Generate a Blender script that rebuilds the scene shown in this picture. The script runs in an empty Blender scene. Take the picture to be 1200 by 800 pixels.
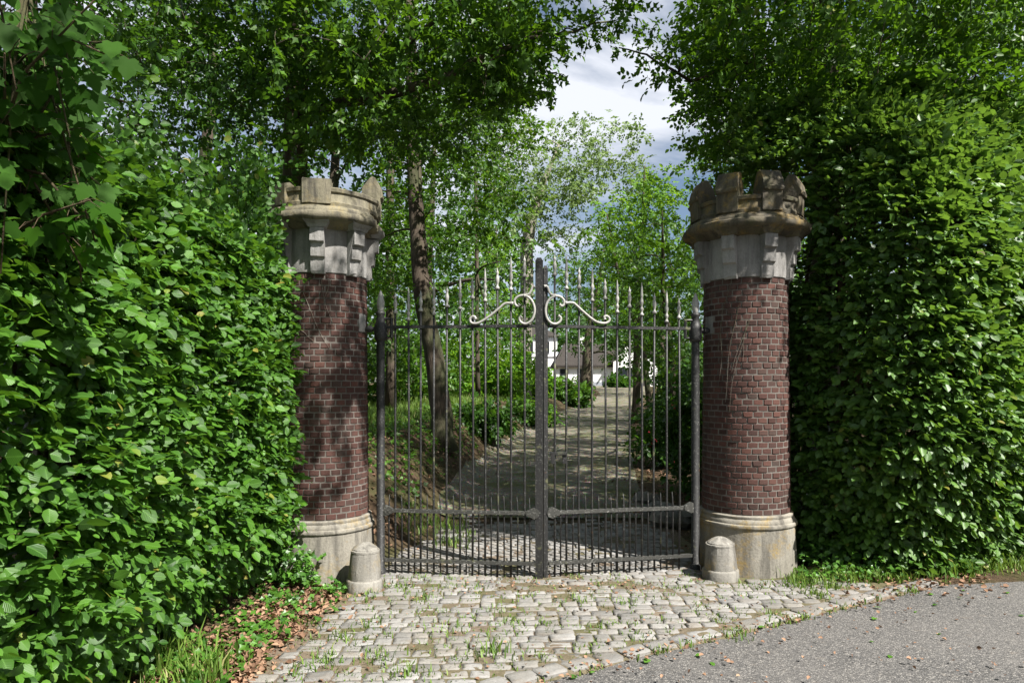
import bpy, math, random
import numpy as np
from mathutils import Vector, noise as mnoise

# ------------------------------------------------------------------ camera, light, exposure
sc = bpy.context.scene
CAM_H, FPX, HORY = 1.86, 800.0, 452.0
cam_d = bpy.data.cameras.new('camera')
cam = bpy.data.objects.new('camera', cam_d)
sc.collection.objects.link(cam)
cam.location = (0, 0, CAM_H)
cam.rotation_euler = (math.pi / 2, 0, 0)
cam_d.sensor_width = 36.0
cam_d.lens = 24.0
cam_d.shift_y = (HORY - 400.0) / 1200.0
cam_d.clip_start = 0.05
cam_d.clip_end = 3000
sc.camera = cam

SUN_EL = math.radians(50.0)
SUN_AZ = math.radians(133.0)            # clockwise from +Y: front right, behind the viewer
TO_SUN = Vector((math.sin(SUN_AZ) * math.cos(SUN_EL), math.cos(SUN_AZ) * math.cos(SUN_EL), math.sin(SUN_EL)))
sun_d = bpy.data.lights.new('sun', 'SUN')
sun_d.energy = 5.0
sun_d.angle = math.radians(0.53)
sun_d.color = (1.0, 0.955, 0.89)
sun = bpy.data.objects.new('sun', sun_d)
sc.collection.objects.link(sun)
sun.rotation_euler = (-TO_SUN).to_track_quat('-Z', 'Y').to_euler()
sun.location = (20, -20, 40)

world = bpy.data.worlds.new('World')
sc.world = world
world.use_nodes = True
wn, wl = world.node_tree.nodes, world.node_tree.links
wn.clear()
w_out = wn.new('ShaderNodeOutputWorld')
w_bg = wn.new('ShaderNodeBackground')
w_bg.inputs['Strength'].default_value = 0.05
w_sky = wn.new('ShaderNodeTexSky')
w_sky.sky_type = 'NISHITA'
w_sky.sun_disc = False
w_sky.sun_elevation = SUN_EL
w_sky.sun_rotation = SUN_AZ
w_sky.air_density = 1.0
w_sky.dust_density = 1.5
w_tc = wn.new('ShaderNodeTexCoord')
w_map = wn.new('ShaderNodeMapping')
w_map.inputs['Scale'].default_value = (1.0, 1.0, 2.6)
w_map.inputs['Location'].default_value = (0.35, 0.0, 0.2)
w_noise = wn.new('ShaderNodeTexNoise')
w_noise.inputs['Scale'].default_value = 2.3
w_noise.inputs['Detail'].default_value = 7
w_noise.inputs['Roughness'].default_value = 0.55
w_noise.inputs['Distortion'].default_value = 0.4
w_ramp = wn.new('ShaderNodeValToRGB')
w_ramp.color_ramp.elements[0].position = 0.44
w_ramp.color_ramp.elements[1].position = 0.60
w_mix = wn.new('ShaderNodeMixRGB')
w_mix.inputs['Color2'].default_value = (7.6, 7.9, 8.6, 1)
wl.new(w_tc.outputs['Generated'], w_map.inputs['Vector'])
wl.new(w_map.outputs['Vector'], w_noise.inputs['Vector'])
wl.new(w_noise.outputs['Fac'], w_ramp.inputs['Fac'])
wl.new(w_ramp.outputs['Color'], w_mix.inputs['Fac'])
wl.new(w_sky.outputs['Color'], w_mix.inputs['Color1'])
wl.new(w_mix.outputs['Color'], w_bg.inputs['Color'])
wl.new(w_bg.outputs['Background'], w_out.inputs['Surface'])

vs = sc.view_settings
vs.view_transform = 'Standard'
vs.look = 'None'
vs.exposure = 1.3
vs.gamma = 1.0
vs.use_curve_mapping = False
sc.render.engine = 'CYCLES'
sc.cycles.use_denoising = True
try:
    sc.cycles.denoiser = 'OPENIMAGEDENOISE'
    sc.cycles.denoising_prefilter = 'ACCURATE'
except Exception:
    pass
sc.cycles.max_bounces = 6
sc.cycles.diffuse_bounces = 3
sc.cycles.glossy_bounces = 2
sc.cycles.transmission_bounces = 3
sc.cycles.caustics_reflective = False
sc.cycles.caustics_refractive = False

# ------------------------------------------------------------------ helpers
C = sc.collection
RNG = np.random.default_rng(7)
random.seed(7)


def at(px, py, Y):
    """The place at depth Y that the photograph shows at (px, py)."""
    return np.array([(px - 600.0) / FPX * Y, Y, CAM_H + (HORY - py) / FPX * Y])


def smooth(a, b, x):
    t = np.clip((np.asarray(x, float) - a) / (b - a), 0, 1)
    return t * t * (3 - 2 * t)


def nz(x, y, z=0.0, s=1.0):
    return mnoise.noise(Vector((x * s, y * s, z * s)))


def fbm(P, s=1.0, seed=0.0):
    """cheap vectorised smooth noise, about -1..1"""
    P = np.asarray(P, float) * s + seed
    x, y, z = P[..., 0], P[..., 1], P[..., 2]
    v = np.zeros(x.shape)
    a = 1.0
    for k in range(4):
        v += a * (np.sin(x * 1.7 + 1.3 * np.sin(y * 1.1 + k) + k * 2.1) * np.cos(y * 1.9 + 1.1 * np.sin(z * 1.3 + 2 * k)) +
                  np.sin(z * 2.1 + 1.2 * np.sin(x * 0.9 - k) + k)) * 0.5
        a *= 0.55
        x, y, z = x * 2.03 + 5.1, y * 1.97 - 3.3, z * 2.11 + 1.7
    return v / 1.6


def norm(v):
    v = np.asarray(v, float)
    return v / np.maximum(np.linalg.norm(v, axis=-1, keepdims=True), 1e-9)


def mesh_np(name, V, loops, starts, totals, uv=None, rnd=None, smooth_sh=True):
    me = bpy.data.meshes.new(name)
    V = np.ascontiguousarray(V, dtype=np.float32)
    me.vertices.add(len(V))
    me.vertices.foreach_set('co', V.ravel())
    me.loops.add(len(loops))
    me.loops.foreach_set('vertex_index', np.ascontiguousarray(loops, dtype=np.int32))
    me.polygons.add(len(starts))
    me.polygons.foreach_set('loop_start', np.ascontiguousarray(starts, dtype=np.int32))
    me.polygons.foreach_set('loop_total', np.ascontiguousarray(totals, dtype=np.int32))
    me.polygons.foreach_set('use_smooth', np.full(len(starts), smooth_sh, dtype=bool))
    if uv is not None:
        ul = me.uv_layers.new(name='UVMap')
        ul.data.foreach_set('uv', np.ascontiguousarray(uv[loops], dtype=np.float32).ravel())
    if rnd is not None:
        at_ = me.attributes.new('rnd', 'FLOAT', 'POINT')
        at_.data.foreach_set('value', np.ascontiguousarray(rnd, dtype=np.float32))
    me.update(calc_edges=True)
    return me


def link(name, me, mat=None, parent=None):
    o = bpy.data.objects.new(name, me)
    if mat is not None and me is not None and not me.materials:
        me.materials.append(mat)
    C.objects.link(o)
    if parent is not None:
        o.parent = parent
    return o


def tag(o, label, cat=None, group=None, kind=None):
    o['label'] = label
    if cat:
        o['category'] = cat
    if group:
        o['group'] = group
    if kind:
        o['kind'] = kind
    return o


def thing(name, label, cat, loc=(0, 0, 0), group=None):
    o = bpy.data.objects.new(name, None)
    o.empty_display_size = 0.2
    C.objects.link(o)
    o.location = loc
    return tag(o, label, cat, group)


class MB:
    """collects shapes into one mesh (coordinates relative to org)"""
    def __init__(self, org=(0, 0, 0)):
        self.v, self.f, self.org = [], [], np.array(org, float)

    def add(self, V, F):
        b = len(self.v)
        self.v.extend([tuple(np.asarray(p, float) - self.org) for p in V])
        self.f.extend([tuple(i + b for i in q) for q in F])

    def box(self, lo, hi, rz=0.0, piv=None):
        x0, y0, z0 = lo
        x1, y1, z1 = hi
        V = np.array([(x0, y0, z0), (x1, y0, z0), (x1, y1, z0), (x0, y1, z0), (x0, y0, z1), (x1, y0, z1), (x1, y1, z1), (x0, y1, z1)], float)
        if rz:
            piv = np.array(piv if piv is not None else ((x0 + x1) / 2, (y0 + y1) / 2, 0), float)
            c, s = math.cos(rz), math.sin(rz)
            W = V - piv
            V = np.stack([W[:, 0] * c - W[:, 1] * s, W[:, 0] * s + W[:, 1] * c, W[:, 2]], 1) + piv
        self.add(V, [(0, 3, 2, 1), (4, 5, 6, 7), (0, 1, 5, 4), (1, 2, 6, 5), (2, 3, 7, 6), (3, 0, 4, 7)])

    def tube(self, pts, radii, n=6, cap=True, flat=None):
        pts = np.asarray(pts, float)
        if np.isscalar(radii):
            radii = [radii] * len(pts)
        T = np.gradient(pts, axis=0) if len(pts) > 2 else np.repeat((pts[1] - pts[0])[None], 2, 0)
        T = norm(T)
        ref = np.array([0, 0, 1.0]) if abs(T[0][2]) < 0.9 else np.array([1.0, 0, 0])
        A = norm(np.cross(T[0], ref))
        V = []
        for i in range(len(pts)):
            A = norm(A - T[i] * np.dot(A, T[i]))
            B = np.cross(T[i], A)
            for k in range(n):
                t = 2 * math.pi * k / n
                fa, fb = (1, 1) if flat is None else flat
                V.append(pts[i] + radii[i] * (fa * math.cos(t) * A + fb * math.sin(t) * B))
        F = []
        for i in range(len(pts) - 1):
            for k in range(n):
                k2 = (k + 1) % n
                F.append((i * n + k, i * n + k2, (i + 1) * n + k2, (i + 1) * n + k))
        if cap:
            F.append(tuple(range(n - 1, -1, -1)))
            F.append(tuple((len(pts) - 1) * n + k for k in range(n)))
        self.add(V, F)

    def lathe(self, prof, n=32, cen=(0, 0, 0), jit=0.0, seed=0.0, sx=1.0):
        """prof: (r, z) from bottom to top"""
        cx, cy, cz = cen
        V, F = [], []
        for (r, z) in prof:
            for k in range(n):
                t = 2 * math.pi * k / n
                rr = r * sx
                if jit and r > 0.01:
                    rr += jit * nz(math.cos(t) * 4 + seed, math.sin(t) * 4, z * 9) + 0.5 * jit * nz(math.cos(t) * 13 + seed, math.sin(t) * 13, z * 25)
                zz = z + (jit * 0.4 * nz(math.cos(t) * 3 + seed, math.sin(t) * 3, z * 5) if jit else 0)
                V.append((cx + rr * math.cos(t), cy + rr * math.sin(t), cz + zz))
        for i in range(len(prof) - 1):
            for k in range(n):
                k2 = (k + 1) % n
                F.append((i * n + k, i * n + k2, (i + 1) * n + k2, (i + 1) * n + k))
        self.add(V, F)
        m = len(self.v)
        if prof[-1][0] > 0.01:
            self.f.append(tuple(m - n + k for k in range(n)))

    def build(self, name, mat, parent=None, sm=False, loc=None):
        me = bpy.data.meshes.new(name)
        me.from_pydata(self.v, [], self.f)
        if sm:
            me.polygons.foreach_set('use_smooth', [True] * len(me.polygons))
        me.update()
        o = link(name, me, mat, parent)
        if loc is not None:
            o.location = loc
        return o


def auto_smooth(o, deg=35):
    try:
        me = o.data
        me.polygons.foreach_set('use_smooth', [True] * len(me.polygons))
        me.set_sharp_from_angle(angle=math.radians(deg))
    except Exception:
        pass
    return o


# ------------------------------------------------------------------ materials
class N:
    def __init__(self, name):
        self.m = bpy.data.materials.new(name)
        self.m.use_nodes = True
        self.t = self.m.node_tree
        self.t.nodes.clear()
        self.out = self.t.nodes.new('ShaderNodeOutputMaterial')

    def n(self, typ, **kw):
        nd = self.t.nodes.new(typ)
        for k, v in kw.items():
            if k.startswith('_'):
                setattr(nd, k[1:], v)
            else:
                k = k.replace('__', ' ')
                s = nd.inputs[int(k[1:])] if (k[0] == 'i' and k[1:].isdigit()) else nd.inputs[k]
                if isinstance(v, bpy.types.NodeSocket):
                    self.t.links.new(v, s)
                else:
                    s.default_value = v
        return nd

    def pos(self):
        return self.n('ShaderNodeNewGeometry').outputs['Position']

    def noise(self, scale, detail=4, rough=0.55, vec=None, dist=0.0):
        nd = self.n('ShaderNodeTexNoise', Scale=scale, Detail=detail, Roughness=rough, Distortion=dist)
        self.t.links.new(vec if vec is not None else self.pos(), nd.inputs['Vector'])
        return nd.outputs['Fac']

    def ramp(self, fac, stops):
        nd = self.n('ShaderNodeValToRGB', Fac=fac)
        cr = nd.color_ramp
        while len(cr.elements) < len(stops):
            cr.elements.new(0.5)
        for e, (p, c) in zip(cr.elements, stops):
            e.position = p
            e.color = tuple(c) + (1,) if not np.isscalar(c) else (c, c, c, 1)
        return nd.outputs['Color']

    def mix(self, fac, a, b, mode='MIX'):
        nd = self.n('ShaderNodeMixRGB', _blend_type=mode)
        for s, v in (('Fac', fac), ('Color1', a), ('Color2', b)):
            if isinstance(v, bpy.types.NodeSocket):
                self.t.links.new(v, nd.inputs[s])
            elif np.isscalar(v):
                nd.inputs[s].default_value = v if s == 'Fac' else (v, v, v, 1)
            else:
                nd.inputs[s].default_value = tuple(v) + (1,)
        return nd.outputs['Color']

    def math(self, op, a, b=0.5):
        return self.n('ShaderNodeMath', _operation=op, i0=a, i1=b).outputs[0]

    def rand(self):
        """a number for each loose piece and each object"""
        a = self.n('ShaderNodeNewGeometry').outputs['Random Per Island']
        b = self.n('ShaderNodeObjectInfo').outputs['Random']
        return self.math('FRACT', self.math('ADD', a, b))

    def bump(self, h, strength=0.3, dist=0.01):
        return self.n('ShaderNodeBump', Strength=strength, Distance=dist, Height=h).outputs['Normal']

    def fin(self, col, rough=0.8, normal=None, spec=0.3, metal=0.0):
        b = self.n('ShaderNodeBsdfPrincipled', Roughness=rough, Metallic=metal)
        b.inputs['Specular IOR Level'].default_value = spec
        if isinstance(col, bpy.types.NodeSocket):
            self.t.links.new(col, b.inputs['Base Color'])
        else:
            b.inputs['Base Color'].default_value = tuple(col) + (1,)
        if normal is not None:
            self.t.links.new(normal, b.inputs['Normal'])
        self.t.links.new(b.outputs[0], self.out.inputs['Surface'])
        return self.m


def leaf_mat(name, dark, light, trans, tfac=0.35, rough=0.42, spec=0.45, veins=False, tip=None):
    m = N(name)
    r = m.n('ShaderNodeAttribute', _attribute_name='rnd').outputs['Fac']
    col = m.ramp(r, [(0.0, dark), (0.75, light), (0.97, [c * 1.25 for c in light]), (1.0, tip or [c * 1.3 for c in light])])
    tr = m.mix(r, [c * 0.75 for c in trans], trans)
    nrm = None
    if veins:
        uv = m.n('ShaderNodeUVMap').outputs['UV']
        sep = m.n('ShaderNodeSeparateXYZ', Vector=uv)
        ax = m.math('ABSOLUTE', m.math('SUBTRACT', sep.outputs['X'], 0.5))
        ph = m.math('SUBTRACT', m.math('MULTIPLY', sep.outputs['Y'], 60.0), m.math('MULTIPLY', ax, 50.0))
        s = m.math('SINE', ph)
        line = m.math('LESS_THAN', ax, 0.025)
        h = m.math('ADD', m.math('MULTIPLY', s, 0.5), m.math('MULTIPLY', line, -1.5))
        nrm = m.bump(h, 0.35, 0.003)
        col = m.mix(m.math('MULTIPLY', m.math('GREATER_THAN', s, 0.86), 0.22), col, [c * 1.6 + 0.02 for c in light])
        col = m.mix(m.math('MULTIPLY', line, 0.35), col, [c * 1.8 + 0.03 for c in light])
    b = m.n('ShaderNodeBsdfPrincipled', Roughness=rough)
    b.inputs['Specular IOR Level'].default_value = spec
    m.t.links.new(col, b.inputs['Base Color'])
    t = m.n('ShaderNodeBsdfTranslucent')
    m.t.links.new(tr, t.inputs['Color'])
    if nrm is not None:
        m.t.links.new(nrm, b.inputs['Normal'])
    mx = m.n('ShaderNodeMixShader', Fac=tfac)
    m.t.links.new(b.outputs[0], mx.inputs[1])
    m.t.links.new(t.outputs[0], mx.inputs[2])
    m.t.links.new(mx.outputs[0], m.out.inputs['Surface'])
    return m.m


M = {}
M['hedge_leaf'] = leaf_mat('hedge_leaf', (0.018, 0.060, 0.008), (0.062, 0.158, 0.015), (0.15, 0.33, 0.02), 0.30, 0.42, 0.38, veins=True, tip=(0.24, 0.20, 0.04))
M['hedge_leaf_right'] = leaf_mat('hedge_leaf_right', (0.028, 0.076, 0.012), (0.090, 0.185, 0.030), (0.20, 0.36, 0.035), 0.30, 0.36, 0.5, veins=True, tip=(0.20, 0.17, 0.035))
M['maple_leaf'] = leaf_mat('maple_leaf', (0.012, 0.046, 0.004), (0.032, 0.092, 0.007), (0.11, 0.28, 0.012), 0.42, 0.6, 0.15)
M['canopy_leaf'] = leaf_mat('canopy_leaf', (0.018, 0.056, 0.006), (0.064, 0.150, 0.011), (0.14, 0.29, 0.012), 0.36, 0.45, 0.35, tip=(0.18, 0.22, 0.03))
M['dark_leaf'] = leaf_mat('dark_leaf', (0.014, 0.044, 0.006), (0.038, 0.10, 0.011), (0.10, 0.23, 0.015), 0.35, 0.45, 0.35)
M['fresh_leaf'] = leaf_mat('fresh_leaf', (0.045, 0.12, 0.008), (0.10, 0.23, 0.014), (0.28, 0.50, 0.03), 0.42, 0.5, 0.35)
M['silver_leaf'] = leaf_mat('silver_leaf', (0.075, 0.14, 0.035), (0.16, 0.235, 0.075), (0.24, 0.36, 0.08), 0.36, 0.45, 0.4)
M['shrub_leaf'] = leaf_mat('shrub_leaf', (0.025, 0.075, 0.010), (0.07, 0.16, 0.016), (0.18, 0.36, 0.02), 0.35, 0.45, 0.4)
M['ivy_leaf'] = leaf_mat('ivy_leaf', (0.025, 0.085, 0.010), (0.075, 0.18, 0.022), (0.18, 0.36, 0.03), 0.28, 0.4, 0.5)
M['grass'] = leaf_mat('grass', (0.055, 0.12, 0.015), (0.13, 0.21, 0.035), (0.25, 0.38, 0.05), 0.3, 0.55, 0.3, tip=(0.34, 0.30, 0.14))
M['dead_leaf'] = leaf_mat('dead_leaf', (0.11, 0.060, 0.038), (0.27, 0.165, 0.105), (0.24, 0.13, 0.07), 0.10, 0.75, 0.2, tip=(0.36, 0.26, 0.17))
M['red_flower'] = leaf_mat('red_flower', (0.20, 0.01, 0.02), (0.36, 0.03, 0.05), (0.4, 0.03, 0.04), 0.25, 0.6, 0.2)


def m_bark(name, c1, c2, sc_=9.0):
    m = N(name)
    p = m.pos()
    mp = m.n('ShaderNodeMapping', Vector=p)
    mp.inputs['Scale'].default_value = (1, 1, 0.22)
    f = m.noise(sc_, 8, 0.65, mp.outputs['Vector'], 0.6)
    g = m.noise(1.6, 4, 0.5)
    col = m.mix(m.ramp(g, [(0.45, 0.0), (0.7, 0.6)]), m.ramp(f, [(0.3, c1), (0.7, c2)]), (0.05, 0.075, 0.025))
    return m.fin(col, 0.9, m.bump(f, 0.9, 0.04), 0.15)


M['bark'] = m_bark('bark', (0.030, 0.023, 0.017), (0.115, 0.092, 0.07))
M['pale_bark'] = m_bark('pale_bark', (0.14, 0.125, 0.10), (0.36, 0.33, 0.28))
M['twig'] = m_bark('twig_bark', (0.04, 0.028, 0.018), (0.13, 0.095, 0.06), 20)


def m_brick():
    m = N('dark_red_brick')
    r = m.rand()
    base = m.ramp(r, [(0.0, (0.050, 0.026, 0.021)), (0.3, (0.092, 0.042, 0.034)), (0.55, (0.070, 0.038, 0.032)), (0.8, (0.130, 0.058, 0.045)), (1.0, (0.070, 0.048, 0.040))])
    f = m.noise(70, 5, 0.7)
    base = m.mix(0.5, base, m.ramp(f, [(0.3, 0.3), (0.75, 0.95)]), 'MULTIPLY')
    soot = m.noise(2.3, 5, 0.6)
    base = m.mix(m.ramp(soot, [(0.48, 0.0), (0.72, 0.5)]), base, (0.058, 0.046, 0.039))
    lime = m.noise(11, 6, 0.7, None, 0.5)
    base = m.mix(m.ramp(lime, [(0.60, 0.0), (0.78, 0.22)]), base, (0.18, 0.15, 0.13))
    return m.fin(base, 0.82, m.bump(f, 0.5, 0.006), 0.25)


M['brick'] = m_brick()


def m_stone(name, c1, c2, lichen=0.5, dark=0.5, grain=45, lc=(0.30, 0.20, 0.045), drip=True, moss=0.0):
    m = N(name)
    p = m.pos()
    f = m.noise(grain, 6, 0.7)
    g = m.noise(3.2, 6, 0.6)
    col = m.ramp(g, [(0.3, c1), (0.7, c2)])
    col = m.mix(0.55, col, m.ramp(f, [(0.25, 0.45), (0.7, 1.0)]), 'MULTIPLY')
    if drip:
        mp = m.n('ShaderNodeMapping', Vector=p)
        mp.inputs['Scale'].default_value = (1, 1, 0.12)
        d = m.noise(9, 7, 0.72, mp.outputs['Vector'], 0.3)
        col = m.mix(m.math('MULTIPLY', m.ramp(d, [(0.47, 0.0), (0.62, 1.0)]), dark), col, (0.045, 0.042, 0.038))
    sp = m.noise(150, 3, 0.6)
    col = m.mix(m.math('MULTIPLY', m.ramp(sp, [(0.62, 0.0), (0.70, 1.0)]), dark), col, (0.04, 0.04, 0.037))
    l1 = m.noise(4.0, 6, 0.65, None, 0.4)
    l2 = m.noise(38, 4, 0.7)
    lm = m.math('MULTIPLY', m.ramp(l1, [(0.50, 0.0), (0.66, 1.0)]), m.ramp(l2, [(0.36, 0.0), (0.6, 1.0)]))
    col = m.mix(m.math('MULTIPLY', lm, lichen), col, lc)
    if moss:
        l3 = m.noise(6.0, 6, 0.65, None, 0.4)
        col = m.mix(m.math('MULTIPLY', m.ramp(l3, [(0.5, 0.0), (0.7, 1.0)]), moss), col, (0.06, 0.075, 0.02))
    h = m.math('ADD', f, m.math('MULTIPLY', g, 1.5))
    return m.fin(col, 0.9, m.bump(h, 0.45, 0.012), 0.2)


M['plinth'] = m_stone('plinth_stone', (0.20, 0.185, 0.155), (0.31, 0.29, 0.245), 0.8, 0.6)
M['bollard'] = m_stone('bollard_stone', (0.21, 0.20, 0.175), (0.32, 0.305, 0.275), 0.5, 0.6)
M['drum'] = m_stone('pale_cement_stone', (0.22, 0.215, 0.205), (0.36, 0.35, 0.335), 0.05, 0.4, 60)
M['cap'] = m_stone('weathered_cap_stone', (0.070, 0.062, 0.045), (0.17, 0.148, 0.105), 0.75, 0.8, 40, (0.27, 0.175, 0.04), True, 0.35)
M['cap_pale'] = m_stone('pale_cap_stone', (0.13, 0.12, 0.088), (0.25, 0.225, 0.16), 0.45, 0.8, 40, (0.33, 0.25, 0.09), True, 0.2)
m_ = N('mortar')
M['mortar'] = m_.fin(m_.mix(m_.ramp(m_.noise(5, 6, 0.7), [(0.35, 0.0), (0.7, 1.0)]), (0.09, 0.082, 0.072), (0.20, 0.184, 0.165)), 0.95, m_.bump(m_.noise(120, 3), 0.12, 0.002), 0.1)
M['rock'] = m_stone('rock', (0.12, 0.115, 0.10), (0.24, 0.225, 0.20), 0.3, 0.3, 20)


def m_cobble():
    m = N('cobble')
    r = m.rand()
    base = m.ramp(r, [(0.0, (0.17, 0.165, 0.155)), (0.35, (0.25, 0.243, 0.23)), (0.6, (0.31, 0.305, 0.295)), (0.8, (0.26, 0.245, 0.222)), (1.0, (0.21, 0.208, 0.205))])
    f = m.noise(60, 6, 0.7)
    g = m.noise(9, 5, 0.65)
    base = m.mix(0.6, base, m.ramp(f, [(0.25, 0.5), (0.7, 1.0)]), 'MULTIPLY')
    base = m.mix(m.ramp(g, [(0.50, 0.0), (0.72, 0.6)]), base, (0.15, 0.12, 0.09))
    st = m.noise(1.4, 5, 0.65)
    base = m.mix(m.ramp(st, [(0.45, 0.0), (0.68, 0.5)]), base, (0.17, 0.155, 0.125))
    return m.fin(base, 0.85, m.bump(m.math('ADD', f, m.math('MULTIPLY', g, 2.0)), 0.5, 0.012), 0.25)


M['cobble'] = m_cobble()


def m_soil(name, cols, scale=14, bump=0.8):
    m = N(name)
    g = m.noise(scale, 8, 0.7)
    f = m.noise(scale * 6, 4, 0.7)
    big = m.noise(1.1, 4, 0.6)
    c = m.ramp(g, [(0.28, cols[0]), (0.5, cols[1]), (0.72, cols[2])])
    c = m.mix(m.ramp(big, [(0.42, 0.0), (0.62, 0.7)]), c, cols[3])
    return m.fin(c, 0.95, m.bump(m.math('ADD', g, m.math('MULTIPLY', f, 0.4)), bump, 0.04), 0.1)


M['soil'] = m_soil('leafy_soil', [(0.035, 0.025, 0.016), (0.07, 0.048, 0.031), (0.13, 0.086, 0.055), (0.05, 0.055, 0.02)])
M['joint'] = m_soil('sandy_joint_soil', [(0.085, 0.066, 0.048), (0.15, 0.118, 0.088), (0.23, 0.185, 0.14), (0.085, 0.092, 0.035)], 30, 0.5)


def m_gravel():
    m = N('mossy_gravel')
    p = m.pos()
    v = m.n('ShaderNodeTexVoronoi', Scale=38.0, Vector=p)
    f = m.noise(30, 6, 0.75)
    c = m.mix(0.6, m.ramp(f, [(0.3, (0.085, 0.075, 0.057)), (0.5, (0.19, 0.172, 0.14)), (0.7, (0.31, 0.287, 0.24))]), v.outputs['Color'], 'SOFT_LIGHT')
    g = m.noise(1.3, 6, 0.65)
    c = m.mix(m.ramp(g, [(0.44, 0.0), (0.6, 0.75)]), c, (0.085, 0.10, 0.03))
    w = m.noise(3.5, 6, 0.7)
    c = m.mix(m.ramp(w, [(0.55, 0.0), (0.7, 0.6)]), c, (0.10, 0.065, 0.035))
    return m.fin(c, 0.95, m.bump(m.math('ADD', f, v.outputs['Distance']), 0.8, 0.03), 0.15)


M['gravel'] = m_gravel()


def m_asphalt():
    m = N('old_asphalt')
    p = m.pos()
    v = m.n('ShaderNodeTexVoronoi', Scale=95.0, Vector=p)
    v.inputs['Randomness'].default_value = 1.0
    vc = m.n('ShaderNodeSeparateColor', Color=v.outputs['Color'])
    agg = m.ramp(vc.outputs[0], [(0.0, (0.075, 0.074, 0.073)), (0.45, (0.135, 0.131, 0.127)), (0.8, (0.19, 0.182, 0.172)), (0.95, (0.30, 0.285, 0.262))])
    edge = m.ramp(v.outputs['Distance'], [(0.30, 1.0), (0.60, 0.35)])
    c = m.mix(0.8, agg, edge, 'MULTIPLY')
    g = m.noise(0.9, 6, 0.65)
    c = m.mix(m.ramp(g, [(0.4, 0.0), (0.68, 0.35)]), c, (0.16, 0.15, 0.14))
    sp = m.noise(160, 3, 0.7)
    c = m.mix(m.ramp(sp, [(0.62, 0.0), (0.7, 0.5)]), c, (0.05, 0.049, 0.048))
    br = m.noise(7, 6, 0.7)
    c = m.mix(m.ramp(br, [(0.60, 0.0), (0.8, 0.35)]), c, (0.21, 0.15, 0.095))
    return m.fin(c, 0.85, m.bump(m.math('SUBTRACT', sp, v.outputs['Distance']), 0.7, 0.006), 0.3)


M['asphalt'] = m_asphalt()


def m_iron(name, c, white=0.4):
    m = N(name)
    f = m.noise(55, 5, 0.75)
    g = m.noise(7, 5, 0.65)
    col = m.mix(m.math('MULTIPLY', m.ramp(f, [(0.56, 0.0), (0.66, 1.0)]), white), c, (0.30, 0.30, 0.28))
    col = m.mix(m.ramp(g, [(0.60, 0.0), (0.70, 0.75)]), col, (0.15, 0.155, 0.075))
    r = m.noise(13, 5, 0.7)
    col = m.mix(m.ramp(r, [(0.68, 0.0), (0.74, 0.8)]), col, (0.22, 0.085, 0.025))
    return m.fin(col, 0.55, m.bump(f, 0.4, 0.002), 0.45)


M['iron'] = m_iron('weathered_black_iron', (0.015, 0.015, 0.015), 0.38)
M['iron_rail'] = m_iron('lichened_iron', (0.04, 0.04, 0.036), 0.75)
m_ = N('flaking_silver_paint')
f_ = m_.noise(45, 5, 0.7)
c_ = m_.mix(m_.ramp(f_, [(0.55, 0.0), (0.68, 0.75)]), (0.33, 0.325, 0.305), (0.13, 0.10, 0.07))
M['silver'] = m_.fin(c_, 0.5, m_.bump(f_, 0.3, 0.002), 0.5)
m_ = N('white_render')
M['white_wall'] = m_.fin(m_.mix(m_.ramp(m_.noise(0.7, 5, 0.6), [(0.4, 0.0), (0.75, 0.35)]), (0.80, 0.79, 0.77), (0.58, 0.57, 0.55)), 0.85)
m_ = N('grey_plinth')
M['grey_plinth'] = m_.fin(m_.mix(m_.noise(2, 4), (0.22, 0.24, 0.27), (0.32, 0.34, 0.37)), 0.85)
m_ = N('dark_thatch')
M['thatch'] = m_.fin(m_.mix(m_.noise(3, 7, 0.7), (0.022, 0.019, 0.017), (0.06, 0.052, 0.045)), 0.95, m_.bump(m_.noise(9, 5), 0.8, 0.1))
m_ = N('dark_glass')
M['glass'] = m_.fin((0.02, 0.024, 0.03), 0.08, None, 0.6)
m_ = N('dark_timber')
M['dark_wood'] = m_.fin(m_.mix(m_.noise(6, 5), (0.03, 0.028, 0.026), (0.06, 0.055, 0.05)), 0.6)

# ------------------------------------------------------------------ terrain
DRIVE_Y = [0, 7, 14, 24, 34, 43, 55, 65, 76, 90]
DRIVE_X = [0.25, 0.25, 0.9, 2.45, 4.55, 6.6, 9.0, 10.6, 12.0, 13.5]
DRIVE_W = [1.75, 1.75, 2.0, 2.1, 2.0, 1.9, 2.2, 2.8, 4.0, 4.0]


def drive_x(y):
    return np.interp(y, DRIVE_Y, DRIVE_X)


def drive_w(y):
    return np.interp(y, DRIVE_Y, DRIVE_W)


def base_z(y):
    y = np.asarray(y, float)
    return np.interp(y, [-500, 8, 20, 40, 60, 83, 100, 400], [0, 0, 0.30, 0.82, 1.32, 1.86, 2.0, 2.0])


def ground_z(x, y):
    x, y = np.asarray(x, float), np.asarray(y, float)
    d = x - drive_x(y)
    w = drive_w(y)
    fade = smooth(7.3, 8.6, y) * (1 - 0.7 * smooth(20, 45, y))
    zl = smooth(0.0, 1.4, -d - w + 0.55) * 0.98 * fade
    zr = smooth(0.0, 1.6, d - w - 0.1) * 0.5 * fade
    side = smooth(0.0, 1.3, -x - 1.7) * 0.22 * (1 - smooth(7.3, 8.6, y)) * smooth(3.4, 4.4, y)
    sr = smooth(0.0, 1.0, y - 6.45 + 0.08 * (x - 3)) * smooth(2.6, 3.4, x) * 0.10 * (1 - smooth(7.3, 8.6, y))
    n = 0.05 * np.sin(x * 1.3 + 2 * np.sin(y * 0.7)) * np.sin(y * 1.1 + x * 0.4) * smooth(0.3, 1.5, np.abs(d) - w) * smooth(7.0, 9.0, y)
    return base_z(y) + zl + zr + side + sr + n - 0.012


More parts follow.
